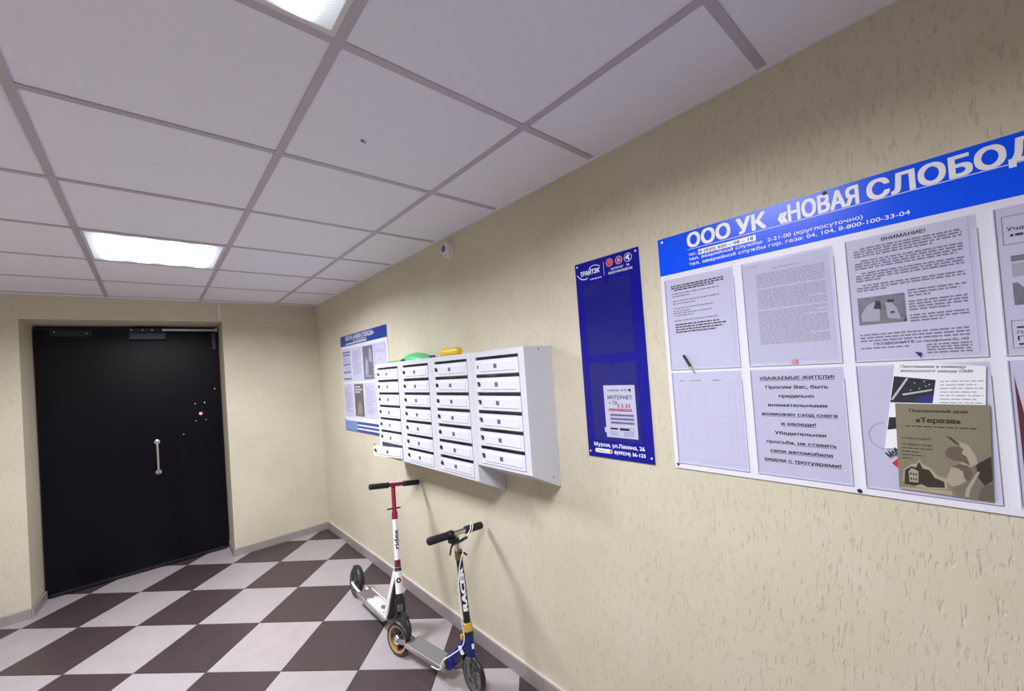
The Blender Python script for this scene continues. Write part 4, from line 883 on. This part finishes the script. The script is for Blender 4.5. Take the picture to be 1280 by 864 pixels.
b = B(); c_ = axpt(FH, top, .16) - F * .040 + Sd * (cs_ * .027); obox(b, c_, (st_ - F * .5).normalized() * .020, (F + st_ * .5).normalized() * .010, Sd * .001); obj('white_sticker', b, MT['white'], sc)
obj('head_tube', cyl(B(), axpt(FH, top, .115), axpt(FH, top, .275), .0235, 20), MT['blue_sc'], sc, smooth=True)
tocam = (CAM - axpt(FH, top, .2)); tocam = (tocam - st_ * tocam.dot(st_)).normalized(); sd2 = tocam.cross(st_).normalized()
obj('white_badge', obox(B(), axpt(FH, top, .195) + tocam * .0205 - sd2 * .0120 , st_ * .010, sd2 * .0055, tocam * .003), MT['white'], sc)
obj('collar', lathe(B(), axpt(FH, top, .262), st_, [(.018, 0), (.0245, .002), (.022, .020), (.018, .022)], 20, closed=True), MT['black'], sc, smooth=True)
yc = obj('yellow_clamp', cyl(B(), axpt(FH, top, .292), axpt(FH, top, .352), .0235, 20), MT['yellow'], sc, smooth=True)
for t_ in (.307, .338): obj('clamp_bolt', cyl(B(), axpt(FH, top, t_) + sd2 * .020 + tocam * .006, axpt(FH, top, t_) + sd2 * .031 + tocam * .006, .0055, 10), MT['black'], yc)
su = obj('steering_tube', cyl(B(), axpt(FH, top, .275), axpt(FH, top, .845), .0170, 20), MT['black'], sc, smooth=True)
p0 = axpt(FH, top, .435); uptext(su, 'RACER', p0, st_, (CAM - p0).normalized() * 1, .024, .205, .05, MT['white'], .0177)
obj('tube_clamp', cyl(B(), axpt(FH, top, .795), axpt(FH, top, .870), .0200, 18), MT['bronze'], sc, smooth=True)
c_ = axpt(FH, top, .845); obj('clamp_lever', tube(B(), spline([c_ + tocam * .018, c_ - sd2 * .022 + tocam * .012, c_ - sd2 * .040 - st_ * .018], 5), .0052, 8), MT['black'], sc, smooth=True)
obj('upper_tube', cyl(B(), axpt(FH, top, .84), axpt(FH, top, .985), .0128, 16), MT['steel'], sc, smooth=True)
obj('handlebar', cyl(B(), hl.lerp(hr, .06), hl.lerp(hr, .94), .0130, 16), MT['steel'], sc, smooth=True)
for a_, b_ in ((hl, hl.lerp(hr, .34)), (hr, hr.lerp(hl, .34))):
    d = (b_ - a_).normalized(); L_ = (b_ - a_).length; obj('grip', lathe(B(), a_, d, [(0, 0), (.014, 0), (.0185, .004), (.0195, .012), (.0195, L_ - .006), (.017, L_), (0, L_)], 22), MT['grip'], sc, smooth=True)
lp = hl.lerp(hr, .40)
b = B(); lathe(b, lp - bd * .014, bd, [(.013, 0), (.021, 0), (.021, .022), (.013, .022)], 18, closed=True); obox(b, lp - st_ * .026 + F * .012, bd * .024, st_ * .010, F * .012); br = obj('brake_lever_mount', b, MT['black'], sc)
b = B(); tube(b, spline([lp - st_ * .030 + F * .016 + bd * .085, lp - st_ * .034 + F * .030 + bd * .02, lp - st_ * .036 + F * .040 - bd * .035, lp - st_ * .075 + F * .046 - bd * .062], 6), [.0075] * 7 + [.0065] * 6 + [.005] * 6, 10); obj('brake_lever', b, MT['black'], sc, smooth=True)
# white brake cable: loops up over the right grip and runs down the stem to the rear brake
e_ = lp - st_ * .030 + F * .018 + bd * .075
tc_ = (CAM - top).normalized()
cab = [e_, e_ + bd * .035 + st_ * .030 + tc_ * .02, hl.lerp(hr, .80) + st_ * .028 + tc_ * .022, hl.lerp(hr, .83) + st_ * .020 + tc_ * .026, hl.lerp(hr, .76) - st_ * .03 + tc_ * .03, axpt(FH, top, .84) - sd2 * .018 + tocam * .03, axpt(FH, top, .70) + sd2 * .012 + tocam * .026, axpt(FH, top, .55) + sd2 * .024 + tocam * .020, axpt(FH, top, .38) + sd2 * .026 + tocam * .020, axpt(FH, top, .22) + sd2 * .034 + tocam * .020, jn + Sd * (cs_ * .060) + du * .030, jn + Sd * (cs_ * .072) - du * .012 - dd_ * .015, dk1 - dd_ * .075 + Sd * (cs_ * .060) - du * .014]
obj('brake_cable', tube(B(), spline(cab, 7), .0026, 8), MT['cable'], sc, smooth=True)
# fork
cr = axpt(FH, top, .108); obj('fork_crown', bevel(obox(B(), cr, axf * .029, st_ * .013, axf.cross(st_) * .018), .005), MT['grey'], sc)
for sg in (-1, 1): a_ = cr + axf * .025 * sg; bb_ = FH + axf * .025 * sg; obj('fork_leg', bevel(obox(B(), (a_ + bb_) / 2, (bb_ - a_) / 2 * 1.06, axf * .0035, axf.cross(st_) * .013), .0015), MT['grey'], sc)
fender(sc, FH, axf, F, .095, .015, 95, 160, MT['black'], 'front_fender')

# tiny insect on the ceiling panel
bg = thing('fly', 'tiny dark insect sitting on a ceiling panel near the front lamp', 'insect', (.574, 1.320, H))
obj('body', lathe(B(), (.568, 1.314, H + .0005), (.7, .7, 0), [(0, 0), (.0022, .002), (.003, .006), (.0022, .011), (.0012, .013), (0, .0145)], 10), MT['ink'], bg, smooth=True)
obj('wing', obox(B(), (.580, 1.318, H - .002), (.006, .003, 0), (-.0015, .003, 0), (0, 0, .0003)), MT['ink_grey'], bg)
